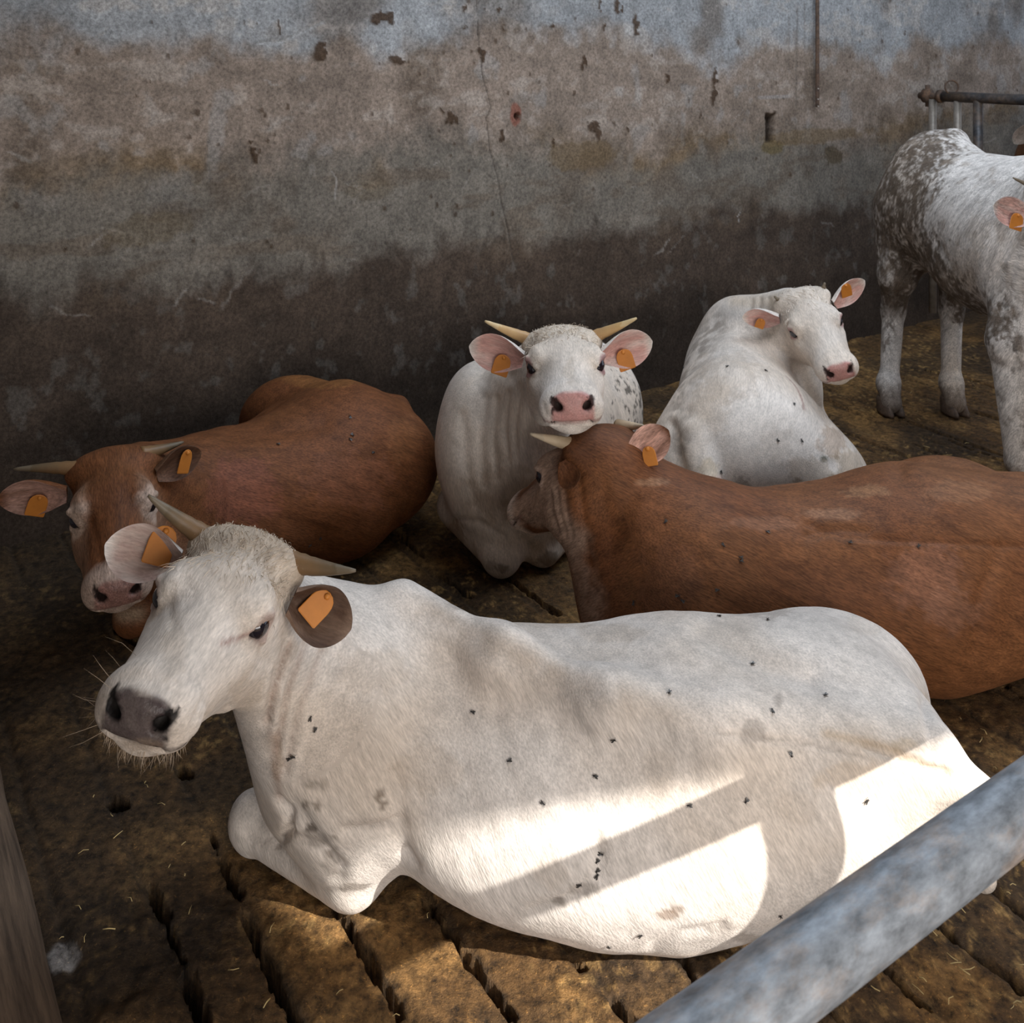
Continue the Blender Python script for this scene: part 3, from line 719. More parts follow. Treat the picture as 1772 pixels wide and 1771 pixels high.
# the broken-out drain hole with red clay showing, and the dark slot
hu, hz = wall_px(893, 200); k = .0030
d = np.hypot((u_-hu)/(19*k), (z_-hz)/(27*k))+.5*fine; c = mixc(c, (.17,.135,.11), sstep(1.6, 1.1, d)*.6)
c = mixc(c, (.21,.085,.060), sstep(1.0, .75, np.hypot((u_-wall_px(892,198)[0])/(13*k), (z_-hz-.006)/(21*k))+.5*fine)*.9)
d2 = np.hypot(u_-wall_px(895,201)[0], z_-wall_px(895,201)[1]); ho = sstep(.020, .013, d2); c = mixc(c, (.01,.008,.006), ho); bump -= ho*.06
su, sz = wall_px(1333, 222); d3 = np.maximum(np.abs(u_-su)/.040, np.abs(z_-sz)/.085)+.5*fine; so = sstep(1.05, .8, d3); c = mixc(c, (.018,.012,.009), so*.92); bump -= so*.05
d = np.hypot((u_-wall_px(1318,160)[0])/.22, 1)*0+np.maximum(np.abs(u_-wall_px(1340,168)[0])/.16, np.abs(z_-wall_px(1340,168)[1])/.010)+.8*fine; c = mixc(c, (.34,.34,.34), sstep(1.1, .7, d)*.35)
wV = EW[None]*u_[:, None]+EN[None]*(VW-bump)[:, None]; wV[:, 2] = z_
nu, nv = len(wu), len(wz); ii = np.arange(nu*nv).reshape(nu, nv)
wF = np.stack([ii[:-1, :-1], ii[:-1, 1:], ii[1:, 1:], ii[1:, :-1]], -1).reshape(-1, 4)[:, ::-1]
def wall_material():
    m, nt, b = nodes('stained_plaster'); L = nt.links.new
    a = N(nt, 'ShaderNodeAttribute', attribute_name='coat'); g = N(nt, 'ShaderNodeNewGeometry')
    n1 = N(nt, 'ShaderNodeTexNoise', Scale=70., Detail=6., Roughness=.75); L(g.outputs['Position'], n1.inputs['Vector'])
    n2 = N(nt, 'ShaderNodeTexNoise', Scale=260., Detail=3., Roughness=.7); L(g.outputs['Position'], n2.inputs['Vector'])
    mr = N(nt, 'ShaderNodeMapRange'); mr.inputs[1].default_value = .32; mr.inputs[2].default_value = .68; mr.inputs[3].default_value = .52; mr.inputs[4].default_value = 1.48; L(n1.outputs['Fac'], mr.inputs[0])
    vm = N(nt, 'ShaderNodeVectorMath', operation='SCALE'); L(a.outputs['Color'], vm.inputs[0]); L(mr.outputs[0], vm.inputs['Scale'])
    sp = N(nt, 'ShaderNodeMapRange'); sp.inputs[1].default_value = .665; sp.inputs[2].default_value = .71; L(n2.outputs['Fac'], sp.inputs[0])
    mx = N(nt, 'ShaderNodeMix', data_type='RGBA'); L(sp.outputs[0], mx.inputs['Factor']); L(vm.outputs[0], mx.inputs['A'])
    mm = N(nt, 'ShaderNodeVectorMath', operation='MULTIPLY_ADD'); L(vm.outputs[0], mm.inputs[0]); mm.inputs[1].default_value = (1.3,)*3; mm.inputs[2].default_value = (.09, .08, .065); L(mm.outputs[0], mx.inputs['B'])
    L(mx.outputs['Result'], b.inputs['Base Color']); b.inputs['Roughness'].default_value = .9; b.inputs['Specular IOR Level'].default_value = .2
    bp = N(nt, 'ShaderNodeBump', Strength=.5, Distance=.008); L(n1.outputs['Fac'], bp.inputs['Height']); L(bp.outputs[0], b.inputs['Normal'])
    return m
struct('wall_back', wV, wF, wall_material(), smooth=True, attrs={'coat': np.clip(c, 0, 1)})

def box(u0, u1, v0, v1, z0, z1):
    V = np.array([uv(u, v, z) for u in (u0, u1) for v in (v0, v1) for z in (z0, z1)])
    return V, [(0, 1, 3, 2), (4, 6, 7, 5), (0, 4, 5, 1), (2, 3, 7, 6), (0, 2, 6, 4), (1, 5, 7, 3)]
M_PLASTER = simple('old_plaster', (.20, .165, .14), .9, noise_s=3, noise_a=.4, bump=.2)
M_ROOF = simple('roof_boards', (.16, .13, .10), .8, noise_s=4, noise_a=.3)
struct('wall_left', *box(-.25, -.02, 1.0, VW, -.05, 4.0), M_PLASTER)
struct('ceiling', *box(-4, 9.2, -3.0, VW+.2, 4.02, 4.14), M_ROOF)
# unseen barn front behind the viewer: wall pieces and opening shaped to cut the sunlight
V1, F1 = box(2.40, 9.2, -3.0, -2.85, -.05, 3.28); V2, F2 = box(-4, 2.40, -3.0, -2.85, 2.62, 4.02); V3, F3 = box(3.75, 9.2, -3.0, -2.85, 3.28, 4.02)
V4 = np.array([uv(u, v, z) for v in (-3.0, -2.97) for u, z in ((2.40, 4.02), (3.75, 4.02), (3.75, 3.64), (3.15, 3.72))]); F4 = [(0, 1, 2, 3), (7, 6, 5, 4), (0, 4, 5, 1), (1, 5, 6, 2), (2, 6, 7, 3), (3, 7, 4, 0)]  # sloping board added to trim the sunlight
struct('wall_front_sun_cut', *join([(V1, F1), (V2, F2), (V3, F3), (V4, F4)]), M_PLASTER)

# ================================================================ the cattle
HEADS = {
 'hero': ([[0.9661,-0.0948,-0.2403],[-0.1005,-0.9949,-0.0117],[0.2380,-0.0354,0.9706]],[-0.5411,2.1642,0.8410]),
 'mid': ([[0.9993,0.0090,0.0357],[0.0102,-0.9994,-0.0318],[-0.0354,-0.0321,0.9989]],[0.1551,3.2630,0.9783]),
 'right': ([[0.9604,-0.0548,0.2733],[0.0433,-0.9393,-0.3404],[-0.2754,-0.3387,0.8997]],[1.2186,4.3790,0.8307]),
 'brownleft': ([[0.9240,0.3777,0.0593],[0.3780,-0.8794,-0.2895],[0.0572,-0.2899,0.9553]],[-1.1955,3.0746,0.6576]),
 'brownmid': ([[-0.8375,-0.5396,0.0867],[-0.4639,0.6180,-0.6347],[-0.2889,0.5717,0.7679]],[0.2412,3.0680,0.7331]),
}
LYING = 'cattle lying in the pen'
def ridge(pts, r, k): return [Cap(at(*p), at(*q), r, r, k=k) for p, q in zip(pts[:-1], pts[1:])]
DIRT = (.10, .07, .045); TAN = (.46, .36, .27); GREY = (.36, .31, .27); DDIRT = (.055, .038, .026)

# ---- big white animal in front
hero = Beast('big white cow lying in front, dark grey nose, sun on its flank', LYING, HEADS['hero'], 1.0, [
    Cap((-.12,2.31,.305), (.42,2.27,.285), .232, .262, k=.09),
    Ell((.16,2.205,.22), (.38,.215,.205), k=.10),
    Cap((.38,2.28,.285), (.66,2.33,.28), .265, .235, k=.10),
    Ell((-.30,2.36,.41), (.22,.15,.15), k=.09),                      # withers
    Ell((-.34,2.24,.35), (.165,.17,.26), k=.08),                     # near shoulder
    Cap((-.28,2.38,.37), (-.53,2.23,.61), .185, .122, k=.09),         # neck
    Cap((-.50,2.10,.58), (-.45,2.28,.26), .07, .11, k=.09),          # dewlap
    Ell((-.35,2.33,.27), (.165,.19,.24), k=.08),                     # brisket
    Cap((-.36,2.24,.30), (-.345,2.235,.10), .12, .068, k=.07),       # upper arm
    Cap((-.345,2.222,.070), (-.57,2.355,.075), .062, .052, k=.022),   # forearm
    Ell((-.588,2.366,.080), (.060,.056,.070), k=.014),                # knee
    Cap((-.57,2.40,.06), (-.38,2.46,.06), .045, .045, k=.02),        # cannon folded under
    Cap((.60,2.20,.32), (.22,2.19,.15), .20, .13, k=.10),            # thigh
    Ell((.19,2.188,.115), (.13,.080,.115), k=.06),                   # stifle
    Cap((.34,2.17,.060), (.60,2.22,.07), .058, .065, k=.10),        # hock and cannon
    Ell((.68,2.32,.28), (.25,.26,.25), k=.10),
    Ell((.74,2.465,.295), (.25,.165,.205), k=.035),                      # far haunch
    Ell((.80,2.17,.37), (.12,.13,.11), k=.08),
    Cap(at(1600,1300,2.10), at(1690,1378,2.06), .042, .036, k=.05), Cap(at(1690,1378,2.06), (.97,2.13,.14), .036, .026, k=.03),   # tail
] + ridge([(700,1035,2.34),(870,1125,2.21),(1050,1205,2.11),(1250,1262,2.08),(1450,1285,2.09),(1600,1305,2.10)], .030, .09))
def hero_extra(V, Nn, col, wet, q, pp, facing):
    # tear streak, dark lid corner
    d = line_dist(pp, [(446,1090),(420,1102),(385,1114)], 14); col = mixc(col, (.34,.19,.155), np.where(facing, np.exp(-(d/4.5)**2), 0)*.75)
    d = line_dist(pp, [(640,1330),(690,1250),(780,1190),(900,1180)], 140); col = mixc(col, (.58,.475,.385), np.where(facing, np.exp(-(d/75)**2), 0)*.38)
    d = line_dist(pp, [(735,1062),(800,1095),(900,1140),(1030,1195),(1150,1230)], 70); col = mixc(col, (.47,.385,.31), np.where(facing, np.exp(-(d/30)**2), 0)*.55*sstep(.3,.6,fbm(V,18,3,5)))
    d = line_dist(pp, [(1240,1268),(1400,1288),(1500,1312)], 10); col = mixc(col, GREY, np.where(facing, np.exp(-(d/3.0)**2), 0)*.5)
    d = line_dist(pp, [(1430,1270),(1530,1292),(1600,1325),(1645,1338)], 30); col = mixc(col, (.50,.37,.24), np.where(facing, np.exp(-(d/9)**2), 0)*.6)
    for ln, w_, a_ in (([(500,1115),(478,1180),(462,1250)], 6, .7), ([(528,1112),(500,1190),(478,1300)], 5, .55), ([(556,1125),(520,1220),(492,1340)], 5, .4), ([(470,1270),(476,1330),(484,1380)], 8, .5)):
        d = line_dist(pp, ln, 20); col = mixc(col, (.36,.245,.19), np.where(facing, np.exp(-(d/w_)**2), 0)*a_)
    u = np.where(facing & (V[:, 2] < .1), sstep(.07, .0, V[:, 2]), 0); col = mixc(col, (.40,.27,.15), u*.55*sstep(.35, .6, fbm(V, 22, 3, 7)))
    return col, wet
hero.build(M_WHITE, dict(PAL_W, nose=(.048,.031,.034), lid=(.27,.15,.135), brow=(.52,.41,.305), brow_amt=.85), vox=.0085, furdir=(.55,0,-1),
    deform=creaser([([(500,1115),(478,1180),(462,1250)], 7, .014), ([(528,1112),(500,1190),(478,1300)], 6, .010), ([(556,1125),(520,1220),(492,1340)], 6, .008), ([(513,1115),(489,1185),(470,1275)], 6, -.005), ([(352,1212),(336,1245),(330,1272)], 5, .005), ([(300,985),(318,1010),(322,1050)], 4, .003), ([(312,980),(330,1008),(336,1045)], 4, .003), ([(585,1140),(545,1240),(515,1350)], 7, .004),
        ([(600,1440),(650,1430),(692,1424)], 9, .008), ([(684,1340),(690,1420),(700,1482)], 16, .009), ([(640,1230),(645,1320),(650,1400)], 34, -.006),
        ([(482,1385),(500,1412),(498,1445),(480,1460)], 7, .014), ([(425,1440),(455,1452),(475,1450)], 7, .006), ([(498,1445),(545,1470),(590,1500)], 9, .010), ([(510,1400),(560,1470),(585,1520)], 14, .008), ([(1042,1468),(1036,1515),(990,1558),(920,1580)], 12, .009),
        ([(1500,1292),(1560,1312),(1600,1328),(1640,1336)], 6, .010), ([(1240,1268),(1400,1288),(1500,1312)], 4, .003), ([(1130,1640),(1175,1618),(1250,1604)], 9, .006),
        ([(735,1062),(800,1095),(900,1145),(1020,1195)], 30, .010), ([(760,1120),(850,1180),(960,1230)], 40, -.005), ([(1225,1086),(1262,1112),(1330,1150),(1400,1170)], 26, .018), ([(1600,1215),(1606,1260),(1612,1300)], 9, .010),
        ([(860,1230),(875,1320),(900,1420)], 16, .003), ([(960,1250),(975,1330),(1000,1420)], 16, .003), ([(790,1200),(800,1300),(815,1400)], 16, .003),
        ([(340,1242),(372,1238),(400,1222)], 5, .005), ([(300,1010),(292,1050),(300,1090)], 6, .004), ([(440,1130),(470,1150),(490,1180)], 7, .003), ([(700,1480),(720,1500)], 8, .01)]),
    paint=stainer([(535,1360,9,9,DIRT,.5,.9), (560,1358,9,10,DIRT,.4,.9), (530,1393,9,8,DIRT,.65,.5), (548,1393,9,8,DIRT,.65,.5), (655,1380,8,14,DIRT,.85,1), (665,1395,6,9,DIRT,.8,1), (540,1434,10,8,DDIRT,.8,.8), (573,1478,8,6,DIRT,.7,.8), (578,1450,7,6,DIRT,.4,.8),
        (548,1455,22,16,GREY,.7,.9), (575,1490,18,22,GREY,.6,.9), (610,1536,26,6,DIRT,.5,1.2), (1150,1584,13,6,(.24,.16,.11),.7,1.6), (1172,1573,12,4,(.24,.16,.11),.6,1.6), (640,1425,50,10,GREY,.35,.8), (1040,1470,8,28,GREY,.6,1.1), (1020,1540,30,10,GREY,.6,1.1), (968,1560,14,8,DIRT,.6,1.1),
        (790,1045,30,8,GREY,.5,1.2), (1345,1208,8,14,GREY,.7,1.2), (1300,1270,22,18,GREY,.55,1.3), (1330,1060,40,10,GREY,.5,1.3), (1290,1625,30,9,GREY,.6,1.2), (1250,1605,25,8,GREY,.5,1.2), (740,1330,60,40,TAN,.30,.8), (950,1500,30,40,TAN,.25,.8),
        (1500,1080,40,20,TAN,.2,.6), (960,1075,70,14,TAN,.35,.6), (1060,1095,60,16,TAN,.35,.6), (1380,1400,40,30,TAN,.2,.6), (1140,1330,30,40,TAN,.2,.6), (400,1010,22,20,TAN,.3,.8), (300,1130,20,60,TAN,.3,.8), (430,1200,30,30,TAN,.35,.8), (650,1160,60,40,TAN,.3,.8),
        (480,1310,10,50,(.30,.20,.12),.5,.8), (250,1290,40,10,(.30,.22,.16),.5,.8), (1560,1290,30,14,(.52,.41,.29),.6,.8), (1475,1345,60,30,(.60,.46,.33),.4,.8), (1630,1420,14,8,(.40,.16,.12),.7,.6)], hero_extra),
    ears=[dict(base=(.122,.050,-.090), d=(.98,-.10,-.20), face=(-.15,.75,.55), L=.135, W=.056, curl=1.25, col=(.26,.17,.12), earc=(.085,.045,.028), tag=(.40,-.10,1), tup=(.7,0,.7), tw=.050, th=.056),
          dict(base=(-.125,.045,-.085), d=(-.93,.18,.06), face=(.1,.85,.5), L=.155, W=.055, earc=(.50,.35,.30), tag=(.30,.16,1), tw=.056, th=.064, lift=.004)])
hero.horn_to(-1, at(250,861,2.12), .024, .012, base=(.110,.0,-.040)); hero.horn_to(1, at(614,993,2.12), .024, .016, base=(.115,.0,-.040))

# ---- white animal in the middle, looking at the camera
mid = Beast('white cow facing forward from the wall with amber horns and pink nose', LYING, HEADS['mid'], 1.0, [
    Cap((.0,3.80,.40), (.27,4.42,.35), .265, .265, k=.10),
    Ell((.02,3.82,.56), (.20,.22,.13), k=.1),
    Cap((.02,3.80,.52), (.145,3.44,.80), .19, .115, k=.10),
    Cap((.12,3.42,.72), (.03,3.62,.36), .08, .13, k=.09),
    Ell((-.14,3.76,.40), (.125,.17,.29), k=.07),
    Ell((.17,3.76,.38), (.12,.17,.27), k=.07),
    Ell((.0,3.68,.24), (.17,.13,.20), k=.08),
    Cap((-.195,3.85,.15), (-.045,3.63,.075), .085, .062, k=.05),
    Ell((-.035,3.61,.072), (.062,.055,.066), k=.03),
    Cap((.24,3.86,.14), (.11,3.69,.07), .08, .066, k=.05),
    Ell((.42,4.36,.28), (.12,.20,.20), k=.08),
])
def mid_extra(V, Nn, col, wet, q, pp, facing):
    m = facing & (pp[:, 0] > 1055) & (pp[:, 1] < 760) & (V[:, 1] > 3.7)
    t = np.where(m, sstep(.52, .62, fbm(V, 60, 3, 3)+.14*(pp[:, 0]-1100)/40.), 0); col = mixc(col, (.07,.06,.05), t*.85)
    t = np.where(facing & (V[:, 2] < .35) & (V[:, 1] > 3.62), sstep(.35, .05, V[:, 2])*.6, 0); col = mixc(col, (.40,.30,.22), t*sstep(.3, .6, fbm(V, 12, 3, 4)))
    return col, wet
mid.build(M_WHITE, dict(PAL_W, brow=(.64,.54,.42), brow_amt=.5, lid=(.34,.15,.16), lid_amt=.8), vox=.0075, furdir=(.2,.2,-1),
    deform=creaser([([(880,680),(872,740),(880,800)], 5, .007), ([(900,670),(890,740),(896,820)], 5, .007), ([(860,690),(852,760),(860,830)], 6, .006), ([(840,690),(830,760),(835,840)], 8, .006), ([(920,700),(910,760),(912,830)], 5, .006), ([(800,720),(805,800),(820,870)], 10, .006),
        ([(790,900),(830,905),(870,930)], 6, .008), ([(880,880),(900,930),(930,960)], 10, .012), ([(838,655),(850,630),(880,650)], 14, .008), ([(940,700),(945,720),(958,730)], 3, .003)]),
    paint=stainer([(870,985,12,8,DIRT,.6,1.2), (850,980,10,8,DIRT,.4,1.2), (950,968,26,12,DIRT,.6,1.2), (870,850,60,50,(.44,.34,.26),.5,.9), (790,930,16,30,(.30,.20,.12),.6,.9), (840,660,14,22,GREY,.4,1), (978,735,10,4,GREY,.6,1), (985,640,12,22,TAN,.35,1)], mid_extra),
    ears=[dict(base=(.122,.045,-.088), d=(.95,-.1,.20), face=(0,.95,-.05), L=.165, W=.060, tag=(.40,.16,1), tw=.052, th=.058),
          dict(base=(-.122,.045,-.088), d=(-.93,-.1,.22), face=(0,.95,-.05), L=.175, W=.060, tag=(.36,-.17,1), tw=.052, th=.058)])
mid.horn_to(-1, at(838,557,3.22), .022, .006, M_HORNY); mid.horn_to(1, at(1103,552,3.22), .022, .006, M_HORNY)

# ---- white animal at the right by the wall, head turned back
right = Beast('white cow lying by the wall, head turned right, only horn buds', LYING, HEADS['right'], .95, [
    Ell((.92,4.02,.29), (.34,.30,.27), k=.08),
    Cap((.90,4.10,.33), (1.05,4.75,.38), .27, .25, k=.10),
    Ell((1.06,4.80,.54), (.11,.22,.12), k=.10),
    Ell((1.16,3.95,.20), (.20,.22,.19), k=.08),
    Ell((.68,3.98,.22), (.165,.22,.20), k=.08),
    Cap((1.08,4.82,.51), (1.21,4.50,.69), .17, .115, k=.09),
    Cap((1.20,4.45,.60), (1.18,4.62,.36), .08, .12, k=.08),
    Ell((1.24,4.60,.33), (.13,.20,.25), k=.08),
    Cap((1.32,4.5,.2), (1.36,4.42,.07), .07, .06, k=.05),
    Cap(at(1195,755,3.86), at(1232,850,3.70), .045, .04, k=.05), Cap(at(1232,850,3.70), (.74,3.64,.1), .04, .03, k=.03),
])
def right_extra(V, Nn, col, wet, q, pp, facing):
    d = line_dist(pp, [(1240,560),(1190,630),(1170,690),(1180,760),(1190,830)], 60); col = mixc(col, (.30,.25,.21), np.where(facing, np.exp(-(d/24)**2), 0)*.75*sstep(.36, .62, fbm(V, 24, 4, 5)))
    d = line_dist(pp, [(1272,520),(1300,522),(1335,520)], 30); col = mixc(col, (.58,.45,.32), np.where(facing, np.exp(-(d/14)**2), 0)*.6)
    return col, wet
right.build(M_WHITE, dict(PAL_W, brow=(.60,.49,.37), brow_amt=.4, lid=(.34,.16,.16), lid_amt=.7), vox=.0085, furdir=(-.3,-1,-.3),
    deform=creaser([([(1163,735),(1172,780),(1186,840)], 9, .020), ([(1195,740),(1192,780),(1205,840)], 16, -.010), ([(1240,560),(1200,640),(1175,700)], 18, .008), ([(1290,690),(1350,680),(1400,690)], 22, .006), ([(1380,640),(1410,690),(1440,730)], 8, .012), ([(1300,520),(1296,545)], 5, .006), ([(1315,518),(1312,545)], 5, .006), ([(1330,518),(1326,542)], 5, .006), ([(1290,580),(1340,610),(1380,640)], 14, .008), ([(1400,720),(1430,760),(1440,800)], 20, .008)]),
    paint=stainer([(1425,795,8,6,(.12,.12,.09),.9,1), (1448,792,4,4,DIRT,.8,1), (1440,825,5,3,DIRT,.8,1), (1380,832,8,5,DIRT,.6,1), (1440,765,26,24,(.42,.29,.20),.55,.9), (1470,800,30,24,(.50,.38,.27),.6,.8), (1400,815,40,24,TAN,.5,.9), (1240,835,16,14,(.50,.30,.24),.6,.7), (1228,815,18,22,(.56,.44,.30),.6,.8), (1285,840,16,16,GREY,.7,1.3), (1260,650,60,40,TAN,.3,.8), (1310,575,28,16,GREY,.45,.8), (1230,700,30,60,TAN,.3,1), (1340,770,30,30,TAN,.15,1)], right_extra),  # the grey blot by the neck is shade painted into the coat
    ears=[dict(base=(.122,.045,-.085), d=(.93,-.2,.28), face=(.1,.9,0), L=.175, W=.055, tag=(.45,-.16,1), tw=.048, th=.054),
          dict(base=(-.122,.045,-.085), d=(-.9,-.3,.06), face=(-.2,.9,.0), L=.165, W=.052, tag=(.52,-.12,1), tw=.038, th=.044)])
for sd in (-1, 1): right.horn_to(sd, right.head.glob((sd*.116, -.010, -.008)), .019, .0, M_HORN, base=(.098,.0,-.035))

# ---- brown animal in the left corner
brownleft = Beast('brown cow lying in the left corner, pale eye rings, facing forward', LYING, HEADS['brownleft'], 1.0, [
    Cap((-.98,3.46,.29), (-.64,3.90,.28), .24, .285, k=.10),
    Cap((-.64,3.90,.28), (-.49,3.98,.25), .28, .205, k=.10),
    Ell((-.86,4.10,.37), (.22,.15,.18), k=.08),
    Cap((-1.0,3.46,.36), (-1.15,3.20,.50), .19, .125, k=.10),
    Cap((-1.15,3.10,.43), (-1.06,3.28,.22), .07, .1, k=.09),
    Ell((-1.0,3.38,.24), (.17,.18,.2), k=.08),
    Cap((-1.02,3.42,.14), (-1.18,3.26,.07), .08, .058, k=.05),
    Ell((-1.195,3.245,.068), (.055,.055,.06), k=.03),
    Cap((-.60,3.75,.16), (-.86,3.62,.10), .14, .09, k=.08),
] + ridge([(400,752,3.85),(470,735,3.92),(570,705,4.0),(690,700,4.1)], .03, .07))
def bl_extra(V, Nn, col, wet, q, pp, facing):
    d = line_dist(pp, [(212,1064),(240,1062)], 22); col = mixc(col, (.42,.30,.20), np.where(facing & (V[:, 2] < .2), np.exp(-(d/14)**2), 0)*.8)
    de = np.linalg.norm(np.stack([np.abs(q[:, 0])-.10, q[:, 1]-.19, q[:, 2]+.066], 1), axis=1); rim = sstep(.068, .040, de+.03*(fbm(q, 40, 3, 3)-.5))*(de < .12)
    col = mixc(col, (.60,.45,.36), rim*.8)
    return col, wet
brownleft.build(M_BROWN, dict(PAL_B, brow=(.17,.062,.022), brow_amt=.5, side_amt=.45), vox=.0085, furdir=(.6,.6,-.5),
    deform=creaser([([(345,800),(352,850),(345,900)], 5, .004), ([(360,790),(368,850),(362,910)], 5, .004), ([(378,790),(386,850),(380,910)], 6, .004), ([(395,790),(404,850),(400,910)], 7, .003), ([(400,752),(470,748),(560,735)], 16, .010), ([(640,700),(650,760),(640,850)], 26, .004), ([(470,870),(500,900),(560,930)], 20, .005),
        ([(225,850),(228,900),(215,950)], 4, .003), ([(215,850),(216,900),(205,940)], 4, .003), ([(150,880),(165,930),(175,970)], 6, .005)]),
    paint=stainer([(560,655,90,16,(.29,.125,.04),.6,.6), (420,850,60,60,(.25,.085,.05),.6,.7), (600,830,80,50,(.26,.105,.06),.4,.8), (700,760,30,40,(.28,.12,.05),.4,.8)], bl_extra),
    ears=[dict(base=(.122,.045,-.085), d=(.85,-.25,.10), face=(.35,.8,.2), L=.145, W=.050, col=(.13,.065,.035), earc=(.13,.065,.04), tag=(.62,-.02,1), tw=.036, th=.062, tup=(.3,0,1)),
          dict(base=(-.122,.045,-.085), d=(-.98,-.1,.05), face=(0,.95,.1), L=.185, W=.056, tag=(.42,-.12,1), tw=.054, th=.058)])
brownleft.horn_to(-1, at(24,810,3.02), .022, -.010); brownleft.horn_to(1, at(317,768,3.20), .022, .012)

# ---- brown animal in the middle, seen from behind its head
brownmid = Beast('brown cow lying at centre right with its head turned away', LYING, HEADS['brownmid'], 1.0, [
    Cap((.53,2.97,.29), (1.20,3.10,.28), .25, .285, k=.10),
    Cap((1.20,3.10,.28), (1.72,3.20,.27), .285, .25, k=.10),
    Ell((1.42,3.42,.30), (.28,.16,.195), k=.07),
    Ell((.57,2.98,.44), (.22,.13,.12), k=.09),
    Ell((.54,2.86,.28), (.19,.13,.25), k=.08),
    Cap((.50,2.99,.42), (.32,3.02,.58), .185, .120, k=.09),
    Cap((.21,3.05,.50), (.31,2.98,.26), .08, .12, k=.09),
    Ell((.38,2.98,.24), (.15,.16,.2), k=.08),
    Cap((.37,2.9,.1), (.17,2.9,.06), .075, .055, k=.05),
    Cap((1.65,3.05,.3), (1.25,3.02,.14), .2, .13, k=.09),
] + ridge([(1400,905,3.02),(1480,925,3.0),(1600,935,3.02),(1772,942,3.06)], .028, .07))
def bm_extra(V, Nn, col, wet, q, pp, facing):
    t = sstep(-.10, -.02, q[:, 1])*0
    d = line_dist(pp, [(1020,745),(1010,800)], 40); col = mixc(col, (.12,.045,.018), np.where(facing & (q[:, 1] < .12), np.exp(-(d/26)**2), 0)*.7)
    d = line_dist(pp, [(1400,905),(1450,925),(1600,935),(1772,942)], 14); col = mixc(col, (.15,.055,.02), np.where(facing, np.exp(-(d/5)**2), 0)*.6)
    return col, wet
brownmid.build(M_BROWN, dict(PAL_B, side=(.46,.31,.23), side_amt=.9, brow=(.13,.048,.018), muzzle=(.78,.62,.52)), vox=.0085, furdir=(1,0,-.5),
    deform=creaser([([(950,850),(955,890),(965,920)], 4, .005), ([(962,848),(968,890),(978,925)], 4, .005), ([(975,850),(980,890),(990,930)], 5, .005), ([(1000,830),(1010,900),(1020,980)], 8, .008), ([(1040,830),(1055,900),(1060,960)], 12, .004), ([(1110,840),(1080,880),(1070,930)], 14, .006),
        ([(1400,925),(1440,915),(1500,920)], 8, .008), ([(1400,905),(1460,930),(1600,938),(1772,945)], 6, .005), ([(1555,800),(1560,830),(1600,860)], 16, .010), ([(1250,870),(1330,900),(1400,910)], 20, .006), ([(1730,950),(1700,1030),(1690,1130)], 14, .007), ([(1200,960),(1220,1020)], 24, .005), ([(1330,980),(1350,1060)], 24, .004)]),
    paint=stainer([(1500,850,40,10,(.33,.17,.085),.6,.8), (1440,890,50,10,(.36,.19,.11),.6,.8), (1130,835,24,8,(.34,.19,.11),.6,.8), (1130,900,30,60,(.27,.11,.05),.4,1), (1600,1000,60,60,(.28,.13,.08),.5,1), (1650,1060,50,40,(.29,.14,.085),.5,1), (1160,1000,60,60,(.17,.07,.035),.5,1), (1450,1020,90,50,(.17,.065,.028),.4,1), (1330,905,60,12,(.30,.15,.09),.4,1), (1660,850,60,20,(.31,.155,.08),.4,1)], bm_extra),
    ears=[dict(base=(.118,.035,-.085), dw=(.2,-.85,-.35), fw=(-.5,-.3,.8), L=.095, W=.034, col=(.17,.066,.027), earc=(.15,.058,.024)),
          dict(bw=at(1088,796,2.99), dw=at(1160,742,2.96)-at(1088,796,2.99), fw=(-.15,-1,.35), L=.150, W=.052, curl=.75, earc=(.78,.46,.36), tag=(.42,.16,1), tw=.040, th=.046)])
brownmid.horn_to(1, at(917,752,3.0), .023, .004, M_HORNT, base=(.105,.0,-.045)); brownmid.horn_to(-1, at(1114,738,3.05), .020, .004, M_HORNT, base=(.105,-.01,-.020))

